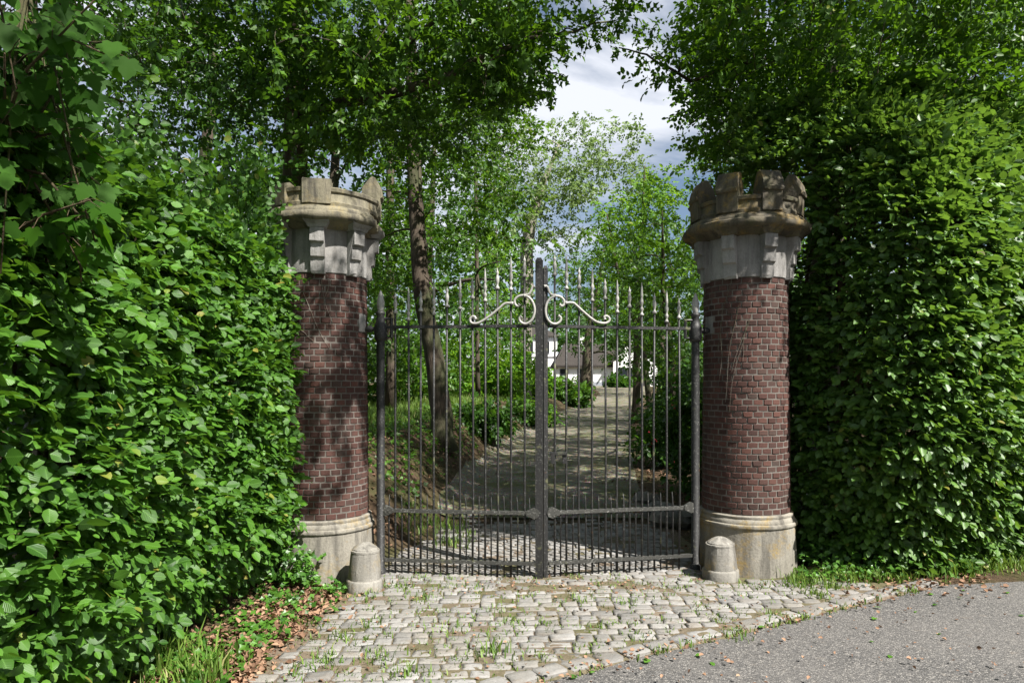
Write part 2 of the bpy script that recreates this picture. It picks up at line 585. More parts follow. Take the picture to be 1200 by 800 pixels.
def sheet(name, xs, ys, mat, zf, mask=None, dz=0.0):
    X, Y = np.meshgrid(xs, ys)
    Z = zf(X, Y) + dz
    nx, ny = len(xs), len(ys)
    V = np.stack([X.ravel(), Y.ravel(), Z.ravel()], 1)
    I, J = np.meshgrid(np.arange(nx - 1), np.arange(ny - 1))
    a = (J * nx + I).ravel()
    F = np.stack([a, a + 1, a + nx + 1, a + nx], 1)
    if mask is not None:
        cx = (X[:-1, :-1] + X[1:, 1:]) / 2
        cy = (Y[:-1, :-1] + Y[1:, 1:]) / 2
        F = F[mask(cx, cy).ravel()]
    k = len(F)
    return link(name, mesh_np(name, V, F.ravel(), np.arange(k) * 4, np.full(k, 4)), mat)


xs = np.concatenate([-np.geomspace(600, 9, 26), np.arange(-8.6, 14, 0.32), np.geomspace(14.4, 600, 26)])
ys = np.concatenate([-np.geomspace(400, 4, 14), np.arange(-3, 26, 0.32), np.geomspace(26.5, 700, 60)])
ground = sheet('ground', xs, ys, M['soil'], ground_z)
ground['kind'] = 'structure'
ground['label'] = 'brown leafy soil and banks under the trees'

# asphalt road: everything on the viewer's side of the slanting edge
EA, EB = np.array([0.215, 4.31]), np.array([4.1, 6.44])
ED = (EB - EA) / np.linalg.norm(EB - EA)
EN = np.array([ED[1], -ED[0]])           # towards the road


def road_side(x, y):
    return (x - EA[0]) * EN[0] + (y - EA[1]) * EN[1]


bm = MB()
pts_e = []
s = -16.0
while s < 34:
    w = 0.06 * nz(s * 2.1, 3.3) + 0.04 * nz(s * 9, 1.1) + 0.02 * nz(s * 23, 4.1)
    pts_e.append(EA + ED * s + EN * w)
    s += 0.05
Vr, Fr = [], []
for p in pts_e:
    for dd in (0.0, 0.4, 3.0, 7.5):
        q = p + EN * dd
        Vr.append((q[0], q[1], 0.004 if dd else -0.006))
for i in range(len(pts_e) - 1):
    for k in range(3):
        Fr.append((i * 4 + k, i * 4 + k + 1, (i + 1) * 4 + k + 1, (i + 1) * 4 + k))
bm.add(Vr, Fr)
road = bm.build('road', M['asphalt'])
road['kind'] = 'structure'
road['label'] = 'grey asphalt road crossing the right foreground'

# gravel driveway behind the gate
ydr = np.concatenate([np.arange(9.4, 30, 0.5), np.arange(30, 84, 1.5)])
Vd, Fd = [], []
for i, y in enumerate(ydr):
    for k in range(9):
        u = -1 + 2 * k / 8
        w = float(drive_w(y)) * (0.95 + 0.08 * nz(y * 0.7, u * 3))
        x = float(drive_x(y)) + u * w
        Vd.append((x, y, float(ground_z(x, y)) + 0.022 - (0.06 if k in (0, 8) else 0)))
for i in range(len(ydr) - 1):
    for k in range(8):
        Fd.append((i * 9 + k, i * 9 + k + 1, (i + 1) * 9 + k + 1, (i + 1) * 9 + k))
bm = MB()
bm.add(Vd, Fd)
dr = bm.build('driveway', M['gravel'], sm=True)
dr['kind'] = 'structure'
dr['label'] = 'mossy gravel driveway winding up to the house'

# ------------------------------------------------------------------ cobbles
PILLAR = {'L': (-1.87, 6.80), 'R': (2.41, 7.05)}
BOLL = {'L': (-1.345, 6.22), 'R': (2.01, 6.57)}


def cobble_area(x, y):
    left = np.interp(y, [3.5, 4.3, 5.2, 6.0, 6.6, 7.2, 9.6], [-1.75, -1.62, -1.55, -1.35, -1.33, -1.3, -1.25])
    right = np.interp(y, [3.5, 5.5, 6.2, 6.7, 7.2, 9.6], [9, 3.4, 3.9, 2.3, 1.9, 2.0])
    if not (left < x < right and 3.3 < y < 9.5):
        return False
    if road_side(x, y) > -0.19:
        return False
    for k in 'LR':
        if math.hypot(x - PILLAR[k][0], y - PILLAR[k][1]) < 0.56 or math.hypot(x - BOLL[k][0], y - BOLL[k][1]) < 0.2:
            return False
    return True


bed = sheet('cobble_bed', np.arange(-1.9, 4.4, 0.07), np.arange(3.2, 9.62, 0.07), M['joint'],
            lambda X, Y: 0.011 + 0.006 * np.sin(X * 7 + np.sin(Y * 9)) * np.sin(Y * 8 + 1) + 0.022 * np.clip(1.2 - ((X - 0.35) / 0.6) ** 2 - ((Y - 6.22) / 0.17) ** 2, 0, 1) * (0.6 + 0.4 * np.sin(X * 17) * np.sin(Y * 23)) + 0.004 * smooth(0.35, 0.9, np.sin(X * 2.3 + 1.2 * np.sin(Y * 2.9)) * np.sin(Y * 3.1 + X)) - 0.06 * smooth(-0.05, 0.06, road_side(X, Y)),
            lambda X, Y: (road_side(X, Y) < 0.2) & (X > np.interp(Y, [3.2, 4.3, 6.0, 7.2, 9.6], [-1.85, -1.72, -1.5, -1.35, -1.3])) & (X < np.interp(Y, [3.2, 6.2, 6.7, 7.2, 9.6], [9, 4.2, 2.5, 2.05, 2.1])))
bed.name = 'cobble_paving'
bed['kind'] = 'structure'
bed['label'] = 'worn cobblestone apron in front of and behind the gate'


def cobble_mesh(seed):
    r = random.Random(seed)
    base = [(-0.5, -0.36), (-0.42, -0.48), (0.0, -0.5), (0.42, -0.48), (0.5, -0.36), (0.5, 0.0), (0.5, 0.36), (0.42, 0.48), (0.0, 0.5), (-0.42, 0.48), (-0.5, 0.36), (-0.5, 0.0)]
    n = len(base)
    out = [(x + r.uniform(-0.035, 0.035), y + r.uniform(-0.05, 0.05)) for x, y in base]
    V = [(x, y, -0.05) for x, y in out]
    V += [(x * 0.995, y * 0.99, 0.014 + r.uniform(-0.003, 0.002)) for x, y in out]
    V += [(x * 0.945, y * 0.92, 0.0195 + r.uniform(-0.0035, 0.003)) for x, y in out]
    V += [(x * 0.5, y * 0.5, 0.0185 + r.uniform(-0.003, 0.003)) for x, y in out[::2]]
    V += [(0, 0, 0.018 + r.uniform(-0.003, 0.003))]
    F = []
    for a in (0, n):
        for k in range(n):
            k2 = (k + 1) % n
            F.append((a + k, a + k2, a + n + k2, a + n + k))
    h = n // 2
    for k in range(h):
        k2 = (k + 1) % h
        F.append((2 * n + 2 * k, 2 * n + 2 * k + 1, 3 * n + k))
        F.append((2 * n + 2 * k + 1, 2 * n + (2 * k + 2) % n, 3 * n + k2, 3 * n + k))
        F.append((3 * n + k, 3 * n + k2, 3 * n + h))
    return V, F


cob_src = [cobble_mesh(i) for i in range(10)]
cob_me = []
for V, F in cob_src:
    me = bpy.data.meshes.new('cobble')
    me.from_pydata(V, [], F)
    me.polygons.foreach_set('use_smooth', [True] * len(me.polygons))
    me.set_sharp_from_angle(angle=math.radians(32))
    me.materials.append(M['cobble'])
    cob_me.append(me)
cobs = []
rr = random.Random(11)
y = 3.3
rot = math.radians(2.5)
while y < 9.6:
    dep = rr.uniform(0.098, 0.128)
    x = -2.2 + rr.uniform(0, 0.2)
    while x < 5:
        wd = rr.uniform(0.12, 0.195)
        cx, cy = x + wd / 2, y + dep / 2
        gx = cx * math.cos(rot) - cy * math.sin(rot) + 0.28
        gy = cx * math.sin(rot) + cy * math.cos(rot)
        if cobble_area(gx, gy) and rr.random() > 0.015:
            cobs.append((gx, gy, rr.gauss(0.0, 0.005), wd - 0.009, dep - 0.008, rot + rr.uniform(-0.05, 0.05), rr.uniform(-0.03, 0.03), rr.uniform(-0.03, 0.03)))
        x += wd
    y += dep
s = -1.2                                  # border course along the asphalt
while s < 5.0:
    wd = rr.uniform(0.17, 0.26)
    p = EA + ED * (s + wd / 2) - EN * 0.095
    if p[0] < 4.0 and p[1] > 3.2:
        cobs.append((p[0], p[1], rr.uniform(-0.004, 0.003), wd - 0.015, 0.15, math.atan2(ED[1], ED[0]) + rr.uniform(-0.03, 0.03), 0.0, 0.0))
    s += wd


def cob_size(c):
    px = 600 + c[0] / c[1] * FPX
    inside = -20 < px < 1220 and HORY + CAM_H / c[1] * FPX < 815
    return (c[3] * c[4] / c[1] ** 3) if inside else 0


cobs.sort(key=cob_size, reverse=True)
rest = MB()
for i, (x, y, z, w, d, a, tx, ty) in enumerate(cobs):
    if i < 300:
        o = link('cobble', cob_me[i % 10], None, bed)
        o.location = (x, y, z)
        o.rotation_euler = (tx, ty, a)
        o.scale = (w, d, 1)
    else:
        V, F = cob_src[i % 10]
        V = np.array(V) * (w, d, 1)
        ca, sa = math.cos(a), math.sin(a)
        V = np.stack([V[:, 0] * ca - V[:, 1] * sa + x, V[:, 0] * sa + V[:, 1] * ca + y, V[:, 2] + z + V[:, 0] * ty], 1)
        rest.add(V, F)
o = rest.build('cobbles', M['cobble'], bed, sm=True)
o['kind'] = 'stuff'

# ------------------------------------------------------------------ brick gate pillars
NC, CH, ZB = 39, 0.0595, 0.60
ZT = ZB + NC * CH
R0, R1 = 0.435, 0.415
BW = 0.100


def brick_mesh(seed):
    """one header brick: y = 0 is its face, curved with the pillar; also a normal for every face corner (None = the face's own)"""
    r = random.Random(seed)
    h, w, dp, bv = CH / 2 - 0.0045, BW / 2 - 0.0045, 0.085, 0.0045
    j = lambda a=0.002: r.uniform(-a, a)
    R = 0.425
    fx = [-w + bv, -(w - bv) / 3, (w - bv) / 3, w - bv]
    cur = lambda x: x * x / (2 * R)
    dz = r.uniform(-0.003, 0.002)
    V = [(-w * 0.8, dp, -h), (w * 0.8, dp, -h), (w * 0.8, dp, h), (-w * 0.8, dp, h)]
    ex = [-w, fx[1], fx[2], w]
    V += [(x + j(), 0.007 + cur(x), -h + j(0.0015)) for x in ex] + [(x + j(), 0.007 + cur(x), h + j(0.0015)) for x in ex]
    chip = [r.random() < 0.12 for _ in range(4)]
    V += [(x + j() + (0.006 if k == 0 and chip[0] else 0), dz + cur(x) + j(0.0008), -h + bv + j(0.0015)) for k, x in enumerate(fx)]
    V += [(x + j() - (0.008 if k == 3 and chip[1] else 0), dz + cur(x) + j(0.0008), h - bv + j(0.0015) - (0.006 if k == 3 and chip[1] else 0)) for k, x in enumerate(fx)]
    B, T, b, t = 4, 8, 12, 16
    F = [(0, 1, B + 3, B + 2, B + 1, B), (2, 3, T, T + 1, T + 2, T + 3), (0, B, T, 3), (1, 2, T + 3, B + 3), (3, 2, 1, 0)]
    for k in range(3):
        F.append((B + k, B + k + 1, b + k + 1, b + k))
        F.append((t + k, t + k + 1, T + k + 1, T + k))
    F += [(B, b, t, T), (b + 3, B + 3, T + 3, t + 3)]
    nf = len(F)
    for k in range(3):
        F.append((b + k, b + k + 1, t + k + 1, t + k))
    NL = []
    for q, f in enumerate(F):
        if q < nf:
            A = np.array([V[i_] for i_ in f])
            n_ = np.cross(A[1] - A[0], A[2] - A[0])
            n_ = n_ / max(1e-9, np.linalg.norm(n_))
            NL += [tuple(n_)] * len(f)
        else:
            for i_ in f:
                n_ = np.array([V[i_][0] / R, -1.0, 0])
                NL.append(tuple(n_ / np.linalg.norm(n_)))
    return V, F, NL


brk_src = [brick_mesh(100 + i) for i in range(14)]
brk_me = []
for V, F, NL in brk_src:
    me = bpy.data.meshes.new('brick')
    me.from_pydata(V, [], F)
    me.polygons.foreach_set('use_smooth', [True] * len(me.polygons))
    me.normals_split_custom_set(NL)
    me.materials.append(M['brick'])
    brk_me.append(me)


def sector(mb, r0, r1, z0, z1, a0, a1, n=4, r0t=None, r1t=None):
    """a block of a ring; r0t, r1t its radii at the top"""
    r0t = r0 if r0t is None else r0t
    r1t = r1 if r1t is None else r1t
    V = []
    for k in range(n + 1):
        a = a0 + (a1 - a0) * k / n
        c, s_ = math.cos(a), math.sin(a)
        V += [(r0 * c, r0 * s_, z0), (r1 * c, r1 * s_, z0), (r1t * c, r1t * s_, z1), (r0t * c, r0t * s_, z1)]
    F = []
    for k in range(n):
        b = 4 * k
        for q in range(4):
            q2 = (q + 1) % 4
            F.append((b + q, b + 4 + q, b + 4 + q2, b + q2))
    F.append((0, 1, 2, 3))
    b = 4 * n
    F.append((b + 3, b + 2, b + 1, b))
    mb.add(V, F)


def radial_block(prof, ang, wid, jit=0.004, seed=0, segs=3):
    """profile (radius, z) swept along the tangent at angle ang; wid = total width"""
    r = random.Random(seed)
    u = np.array([math.cos(ang), math.sin(ang), 0])
    t = np.array([-math.sin(ang), math.cos(ang), 0])
    V, F = [], []
    m = len(prof)
    for k in range(segs + 1):
        s_ = -wid / 2 + wid * k / segs
        for (rad, z) in prof:
            V.append(u * (rad - 0.5 * s_ * s_ / 0.5 * 0.5 + r.uniform(-jit, jit)) + t * (s_ + r.uniform(-jit, jit)) + np.array([0, 0, z + r.uniform(-jit, jit)]))
    for k in range(segs):
        for q in range(m):
            q2 = (q + 1) % m
            F.append((k * m + q, k * m + q2, (k + 1) * m + q2, (k + 1) * m + q))
    F.append(tuple(range(m - 1, -1, -1)))
    F.append(tuple(segs * m + q for q in range(m)))
    return V, F


def pillar(key, label, cap_mat, merlons):
    px, py = PILLAR[key]
    root = thing('gate_pillar', label, 'gate pillar', (px, py, 0), 'round brick pillars beside the gate')
    # plinth
    mb = MB()
    mb.lathe([(0.505, -0.12), (0.50, 0.0), (0.492, 0.15), (0.485, 0.35), (0.482, 0.466), (0.493, 0.475), (0.497, 0.49), (0.493, 0.507), (0.475, 0.515), (0.476, 0.53),
              (0.470, 0.548), (0.458, 0.563), (0.462, 0.573), (0.462, 0.588), (0.445, 0.598), (0.40, 0.602)], 72, jit=0.006, seed=px)
    auto_smooth(mb.build('plinth', M['plinth'], root), 40)
    # mortar core behind the bricks
    mb = MB()
    mb.lathe([(R0 - 0.0045, ZB - 0.02), (R1 - 0.0045, ZT + 0.01)], 72)
    auto_smooth(mb.build('mortar', M['mortar'], root), 40)
    va = math.atan2(-py, -px)
    plate_a = 0.0 if key == 'L' else math.pi
    bricks = []
    for c in range(NC):
        f = (c + 0.5) / NC
        r = R0 + (R1 - R0) * f
        nb = 27
        rc = random.Random(c * 13 + (5 if key == 'L' else 9))
        off = (c % 2) * 0.5 + rc.uniform(-0.06, 0.06)
        z = ZB + (c + 0.5) * CH
        for k in range(nb):
            a = 2 * math.pi * (k + off) / nb
            da = (a - (plate_a + (-0.25 if key == 'L' else 0.25)) + math.pi) % (2 * math.pi) - math.pi
            if 30 <= c <= 32 and abs(da) < 0.17:
                continue
            sc_w = (2 * math.pi * r / nb) / BW
            dv = (a - va + math.pi) % (2 * math.pi) - math.pi
            bricks.append((math.cos(dv) / (1 + 0.02 * abs(c - 21)), a, r + rc.uniform(-0.002, 0.002), z, sc_w, rc.randrange(14), rc.uniform(-0.012, 0.012)))
    bricks.sort(key=lambda b: -b[0])
    rest = MB()
    rest_n = []
    for i, (v_, a, r, z, sw, idx, tl) in enumerate(bricks):
        if i < 300:
            o = link('brick', brk_me[idx], None, root)
            o.location = (r * math.cos(a), r * math.sin(a), z)
            o.rotation_euler = (0, tl, a + math.pi / 2)
            o.scale = (sw, 1, 1)
        else:
            V, F, NL = brk_src[idx]
            V = np.array(V) * (sw, 1, 1)
            th = a + math.pi / 2
            ca, sa = math.cos(th), math.sin(th)
            rest.add(np.stack([V[:, 0] * ca - V[:, 1] * sa + r * math.cos(a), V[:, 0] * sa + V[:, 1] * ca + r * math.sin(a), V[:, 2] + z], 1), F)
            rest_n += [(x_ * ca - y_ * sa, x_ * sa + y_ * ca, z_) for x_, y_, z_ in NL]
    o = rest.build('bricks', M['brick'], root, sm=True)
    o.data.normals_split_custom_set(rest_n)
    o['kind'] = 'stuff'
    # hinge plate let into the brickwork
    mb = MB()
    ha = plate_a + (-0.25 if key == 'L' else 0.25)
    sector(mb, 0.36, 0.424, ZB + 30 * CH + 0.003, ZB + 33 * CH - 0.003, ha - 0.17, ha + 0.17, 4)
    mb.build('hinge_plate', M['drum'], root)
    # drum with stepped corbels
    mb = MB()
    mb.lathe([(0.40, ZT + 0.002), (0.425, ZT + 0.004), (0.428, ZT + 0.06), (0.428, 3.37), (0.44, 3.38)], 64, jit=0.004, seed=px + 2)
    auto_smooth(mb.build('drum', M['drum'], root), 40)
    a0 = math.radians(-82)
    for k in range(8):
        a = a0 + k * math.pi / 4
        pr = [(0.40, ZT - 0.012), (0.452, ZT - 0.012), (0.462, ZT + 0.01), (0.464, ZT + 0.128), (0.492, ZT + 0.142), (0.497, ZT + 0.262), (0.53, ZT + 0.276),
              (0.535, ZT + 0.40), (0.40, ZT + 0.40)]
        mb = MB()
        mb.add(*radial_block(pr, a, 0.125, 0.004, 40 + k))
        cb = mb.build('corbel', M['drum'], root)
        mb = MB()
        ms = [(0.40, ZT + 0.402), (0.542, ZT + 0.402), (0.552, ZT + 0.425), (0.585, ZT + 0.455), (0.59, ZT + 0.472), (0.40, ZT + 0.472)]
        V, F = radial_block(ms, a, 0.16, 0.003, 60 + k, 2)
        V = np.array(V)
        u = np.array([math.cos(a), math.sin(a), 0]); t = np.array([-math.sin(a), math.cos(a), 0])
        sca = 1 + 0.55 * (V[:, 2] - ZT - 0.402) / 0.07
        tt = V @ t
        V = V + np.outer(tt * (sca - 1), t)
        mb.add(V, F)
        mb.build('corbel_cap', M['cap'] if key == 'R' else M['drum'], cb)
    # cornice and parapet
    zc = ZT + 0.455
    mb = MB()
    mb.lathe([(0.43, zc - 0.05), (0.47, zc - 0.045), (0.52, zc - 0.005), (0.55, zc + 0.0), (0.60, zc + 0.008), (0.622, zc + 0.025), (0.63, zc + 0.05), (0.622, zc + 0.075), (0.60, zc + 0.088),
              (0.598, zc + 0.10), (0.585, zc + 0.118), (0.562, zc + 0.128), (0.556, zc + 0.142), (0.35, zc + 0.146)], 80, jit=0.012 if key == 'R' else 0.018, seed=px + 5)
    if key == 'L':
        for q, (x_, y_, z_) in enumerate(mb.v):
            an = math.degrees(math.atan2(y_, x_))
            k_ = float(smooth(-28, -8, an) * (1 - smooth(28, 50, an))) * (0.55 + 0.9 * abs(nz(x_ * 9, y_ * 9, z_ * 14)))
            if math.hypot(x_, y_) > 0.5:
                f_ = 1 - 0.16 * k_
                mb.v[q] = (x_ * f_, y_ * f_, z_ - 0.02 * k_)
    auto_smooth(mb.build('cornice', cap_mat, root), 40)
    zp = zc + 0.148
    mb = MB()
    mb.lathe([(0.30, zp), (0.54, zp), (0.545, zp + 0.03), (0.532, zp + 0.045), (0.528, zp + 0.118), (0.545, zp + 0.128), (0.55, zp + 0.158), (0.535, zp + 0.168), (0.40, zp + 0.172), (0.385, zp + 0.02), (0.0, zp + 0.015)], 80, jit=0.009, seed=px + 8)
    auto_smooth(mb.build('parapet', cap_mat, root), 40)
    for k in range(8):
        a = a0 + k * math.pi / 4
        h = merlons[k]
        if h == 0:
            continue
        z0 = zp + 0.015
        if h == 1:
            pr = [(0.375, z0), (0.555, z0), (0.557, zp + 0.20), (0.577, zp + 0.208), (0.584, zp + 0.232), (0.572, zp + 0.248), (0.566, zp + 0.30), (0.512, zp + 0.395), (0.485, zp + 0.412), (0.455, zp + 0.398), (0.385, zp + 0.30), (0.375, zp + 0.25), (0.362, zp + 0.232), (0.375, zp + 0.20)]
            wdt = 0.205
        else:
            pr = [(0.385, z0), (0.552, z0), (0.557, zp + h), (0.50, zp + h + 0.02), (0.42, zp + h - 0.015), (0.388, zp + h + 0.01)]
            wdt = 0.26
        mb = MB()
        mb.add(*radial_block(pr, a, wdt, 0.0045, 80 + k + (20 if key == 'L' else 0), 4))
        mb.build('merlon', cap_mat, root)
    return root


pillar('L', 'round brick pillar beside the left hedge, its battlements mostly broken away', M['cap_pale'], [0.235, 0.0, 1, 0.2, 1, 0.22, 0.21, 0.20])
pillar('R', 'round brick pillar beside the right hedge with all its battlements intact', M['cap'], [1, 1, 1, 1, 1, 1, 1, 1])


def creeper(key, label, a_c, spans, seed):
    px, py = PILLAR[key]
    rc = random.Random(seed)
    mb = MB((px, py, 0))
    va = math.atan2(-py, -px)
    for (d0, z0, d1, z1) in spans:
        n_ = 14
        w1, w2 = rc.uniform(0, 6), rc.uniform(4, 9)
        pts = []
        for k in range(n_ + 1):
            f = k / n_
            a = va + math.radians(d0 + (d1 - d0) * f) + 0.035 * math.sin(w1 + w2 * f)
            z = z0 + (z1 - z0) * f
            r = R0 + (R1 - R0) * (z - ZB) / (ZT - ZB) + 0.004 + 0.003 * abs(math.sin(9 * f))
            pts.append((px + r * math.cos(a), py + r * math.sin(a), z))
        mb.tube(pts, [0.0015] * (n_ - 2) + [0.0013, 0.001, 0.0008], 4)
    o = mb.build('dry_creeper', M['pale_bark'], loc=(px, py, 0))
    tag(o, label, 'creeper')


creeper('R', 'thin dry creeper stems clinging to the upper right pillar', 0, [(-28, 1.7, -8, 2.75), (-22, 1.6, 2, 2.55), (-16, 2.0, 8, 2.6), (-40, 2.2, -20, 2.9), (-5, 2.1, 4, 2.5), (-35, 1.9, -30, 2.6)], 3)
creeper('L', 'thin dry creeper stems clinging to the upper left pillar', 0, [(-30, 2.75, 8, 2.2), (-5, 2.85, 12, 2.4), (-35, 2.4, -5, 2.25), (5, 2.9, 0, 2.55)], 4)


def bollard(key, label, h, rs, lean):
    x, y = BOLL[key]
    root = thing('guard_stone', label, 'bollard', (x, y, 0), 'stone bollards at the pillar feet')
    root.rotation_euler = (0, lean, 0.3)
    mb = MB()
    mb.lathe([(0.172 * rs, -0.08), (0.172 * rs, 0.0), (0.170 * rs, 0.095), (0.162 * rs, 0.108), (0.154 * rs, 0.112)], 40, jit=0.008, seed=x)
    auto_smooth(mb.build('base_ring', M['bollard'], root), 40)
    mb = MB()
    mb.lathe([(0.15 * rs, 0.10), (0.151 * rs, 0.114), (0.146 * rs, 0.2), (0.137 * rs, h * 0.70), (0.134 * rs, h * 0.80), (0.137 * rs, h * 0.805), (0.136 * rs, h * 0.84), (0.121 * rs, h * 0.85), (0.119 * rs, h * 0.872), (0.085 * rs, h * 0.93), (0.04 * rs, h * 0.985), (0.0, h)], 40, jit=0.008, seed=x + 3)
    auto_smooth(mb.build('shaft', M['bollard'], root), 24)


bollard('L', 'plain worn stone bollard below the left pillar', 0.44, 0.96, 0.02)
bollard('R', 'domed stone bollard with a ringed foot below the right pillar', 0.415, 1.0, -0.025)

# ------------------------------------------------------------------ wrought iron gate
HL, CL = np.array([-1.295, 6.73]), np.array([0.297, 6.56])
HR, CR = np.array([1.854, 6.90]), np.array([0.304, 6.59])
ZRAIL = {'top': 2.437, 'mid': 0.637, 'low': 0.152}


def on_leaf(H, Cc, px, py):
    """the point of the leaf's upright plane that the photograph shows at (px, py)"""
    d = np.array([(px - 600) / FPX, 1.0])
    A = np.array([[d[0], -(Cc - H)[0]], [d[1], -(Cc - H)[1]]])
    t, s_ = np.linalg.solve(A, H)
    return np.array([d[0] * t, t, CAM_H + (HORY - py) / FPX * t])


def spear(mb, x, y, z):
    """tall finial; z = tip; returns its foot"""
    L = 0.33
    b = z - L
    mb.lathe([(0.012, b), (0.026, b + 0.004), (0.028, b + 0.018), (0.014, b + 0.03), (0.012, b + 0.045), (0.023, b + 0.06), (0.023, b + 0.075), (0.012, b + 0.09), (0.013, b + 0.105),
              (0.024, b + 0.13), (0.024, b + 0.15), (0.013, b + 0.175), (0.014, b + 0.185), (0.019, b + 0.20), (0.016, b + 0.225), (0.010, b + 0.29), (0.002, b + L)], 10, (x, y, 0), sx=0.78)
    return b


def urn(mb, x, y, z):
    L = 0.21
    b = z - L
    mb.lathe([(0.012, b), (0.028, b + 0.004), (0.030, b + 0.02), (0.014, b + 0.035), (0.013, b + 0.05), (0.020, b + 0.065), (0.025, b + 0.09), (0.024, b + 0.11), (0.015, b + 0.135), (0.012, b + 0.145),
              (0.019, b + 0.158), (0.018, b + 0.17), (0.008, b + 0.185), (0.003, b + L)], 10, (x, y, 0), sx=0.78)
    return b


def gate_leaf(label, H, Cc, bars, scrolls, side):
    org = np.array([H[0], H[1], 0.0])
    root = thing('gate_leaf', label, 'gate', org, 'iron gate leaves')
    u = (Cc - H) / np.linalg.norm(Cc - H)
    nrm = np.array([u[1], -u[0]])
    if nrm[1] > 0:
        nrm = -nrm
    ang = math.atan2(u[1], u[0])
    P3 = lambda q, z: np.array([q[0], q[1], z])
    # heel post
    mb = MB(org)
    mb.lathe([(0.058, 0.0), (0.058, 0.05), (0.041, 0.07), (0.041, 2.30), (0.06, 2.315), (0.064, 2.34), (0.064, 2.44), (0.056, 2.47), (0.048, 2.485), (0.036, 2.55), (0.046, 2.565), (0.046, 2.585), (0.03, 2.60)], 16, (H[0], H[1], 0))
    hp = auto_smooth(mb.build('heel_post', M['iron'], root), 50)
    mb = MB(org)
    mb.lathe([(0.026, 2.60), (0.034, 2.625), (0.038, 2.66), (0.034, 2.71), (0.02, 2.765), (0.004, 2.80)], 12, (H[0], H[1], 0))
    mb.build('finial', M['silver'], hp, sm=True)
    pil = np.array(PILLAR['L' if side < 0 else 'R'])
    w = norm(pil - H)
    mb = MB(org)
    mb.tube([P3(H + w * 0.03, 2.42), P3(H + w * (np.linalg.norm(pil - H) - 0.40), 2.42)], 0.022, 8)
    mb.tube([P3(H + w * 0.09, 2.42), P3(H + w * 0.13, 2.42)], 0.034, 10)
    mb.build('hinge_pin', M['iron'], hp, sm=False)
    mb = MB(org)
    a = H + u * 0.11
    mb.tube([P3(H + u * 0.02, 2.52), P3(a, 2.52), P3(a, 2.34), P3(H + u * 0.02, 2.34)], 0.017, 6)
    mb.build('hinge_strap', M['iron'], root)
    # meeting stile
    mb = MB(org)
    b = Cc - u * 0.0
    wd = 0.036
    c_ = b - u * wd
    top = 3.09
    q = [c_ - u * wd + nrm * 0.02, c_ + u * wd + nrm * 0.02, c_ + u * wd - nrm * 0.02, c_ - u * wd - nrm * 0.02]
    if side > 0:
        c_ = b - u * 0.02
        top = 3.02
        q = [c_ - u * 0.02 + nrm * 0.015, c_ + u * 0.02 + nrm * 0.015, c_ + u * 0.02 - nrm * 0.02, c_ - u * 0.02 - nrm * 0.02]
    V = [P3(p, 0.012) for p in q] + [P3(p, top - 0.03) for p in q] + [P3((p - c_) * 0.55 + c_, top) for p in q]
    mb.add(V, [(0, 1, 5, 4), (1, 2, 6, 5), (2, 3, 7, 6), (3, 0, 4, 7), (4, 5, 9, 8), (5, 6, 10, 9), (6, 7, 11, 10), (7, 4, 8, 11), (8, 9, 10, 11), (3, 2, 1, 0)])
    mb.build('meeting_stile', M['iron'], root)
    # rails
    L = np.linalg.norm(Cc - H)
    for nm, z, hh, dd, mt in (('top', ZRAIL['top'], 0.014, 0.017, 'iron'), ('mid', ZRAIL['mid'], 0.017, 0.02, 'iron_rail'), ('low', ZRAIL['low'], 0.016, 0.018, 'iron_rail')):
        mb = MB(org)
        a_, b_ = H + u * 0.04, Cc - u * 0.05
        sag = -0.004 if side < 0 else 0.0
        n_ = 12
        pts = [P3(a_ + (b_ - a_) * k / n_, z + 0.003 * nz(k * 0.7, z, side)) for k in range(n_ + 1)]
        V, F = [], []
        nn = P3(nrm, 0)
        for p in pts:
            V += [p + nn * dd + np.array([0, 0, -hh]), p + nn * dd + np.array([0, 0, hh]), p - nn * dd + np.array([0, 0, hh]), p - nn * dd + np.array([0, 0, -hh])]
        for k in range(n_):
            for e in range(4):
                e2 = (e + 1) % 4
                F.append((4 * k + e, 4 * k + e2, 4 * k + 4 + e2, 4 * k + 4 + e))
        F += [(3, 2, 1, 0), (4 * n_, 4 * n_ + 1, 4 * n_ + 2, 4 * n_ + 3)]
        mb.add(V, F)
        rl = mb.build(nm + '_rail' if nm != 'mid' else 'middle_rail', M[mt], root)
        if nm == 'mid':
            for p, s_ in ((H + u * 0.055, 1), (Cc - u * 0.085, -1)):
                mb = MB(org)
                for k, (dx, rad) in enumerate(((0.0, 0.055), (0.025, 0.042), (0.05, 0.03))):
                    mb.tube([P3(p + u * s_ * dx, z) - nn * 0.012, P3(p + u * s_ * dx, z) + nn * (0.026 + 0.003 * k)], rad, 8)
                mb.build('rosette', M['iron_rail'], rl)
    # pickets
    bxs = []
    for i, (px, py, kind) in enumerate(bars):
        t = on_leaf(H, Cc, px, py)
        bxs.append(t)
        mb = MB(org)
        fin = MB(org)
        if kind == 's':
            foot = spear(fin, t[0], t[1], t[2])
        else:
            foot = urn(fin, t[0], t[1], t[2])
        mid = np.array([t[0], t[1], 0]) + np.array([random.gauss(0, 0.006), 0, 0])
        zz = [0.015, 0.7, 1.5, foot + 0.01]
        mb.tube([np.array([mid[0] if 0 < k < 3 else t[0], t[1], z]) for k, z in enumerate(zz)], 0.0108, 8)
        br = mb.build('picket', M['iron'], root, sm=True)
        fin.build('finial', M['silver'], br, sm=True)
    # short dog bars
    xs_ = [b_[:2] for b_ in bxs]
    seq = [H + u * 0.05] + xs_ + [Cc - u * 0.075]
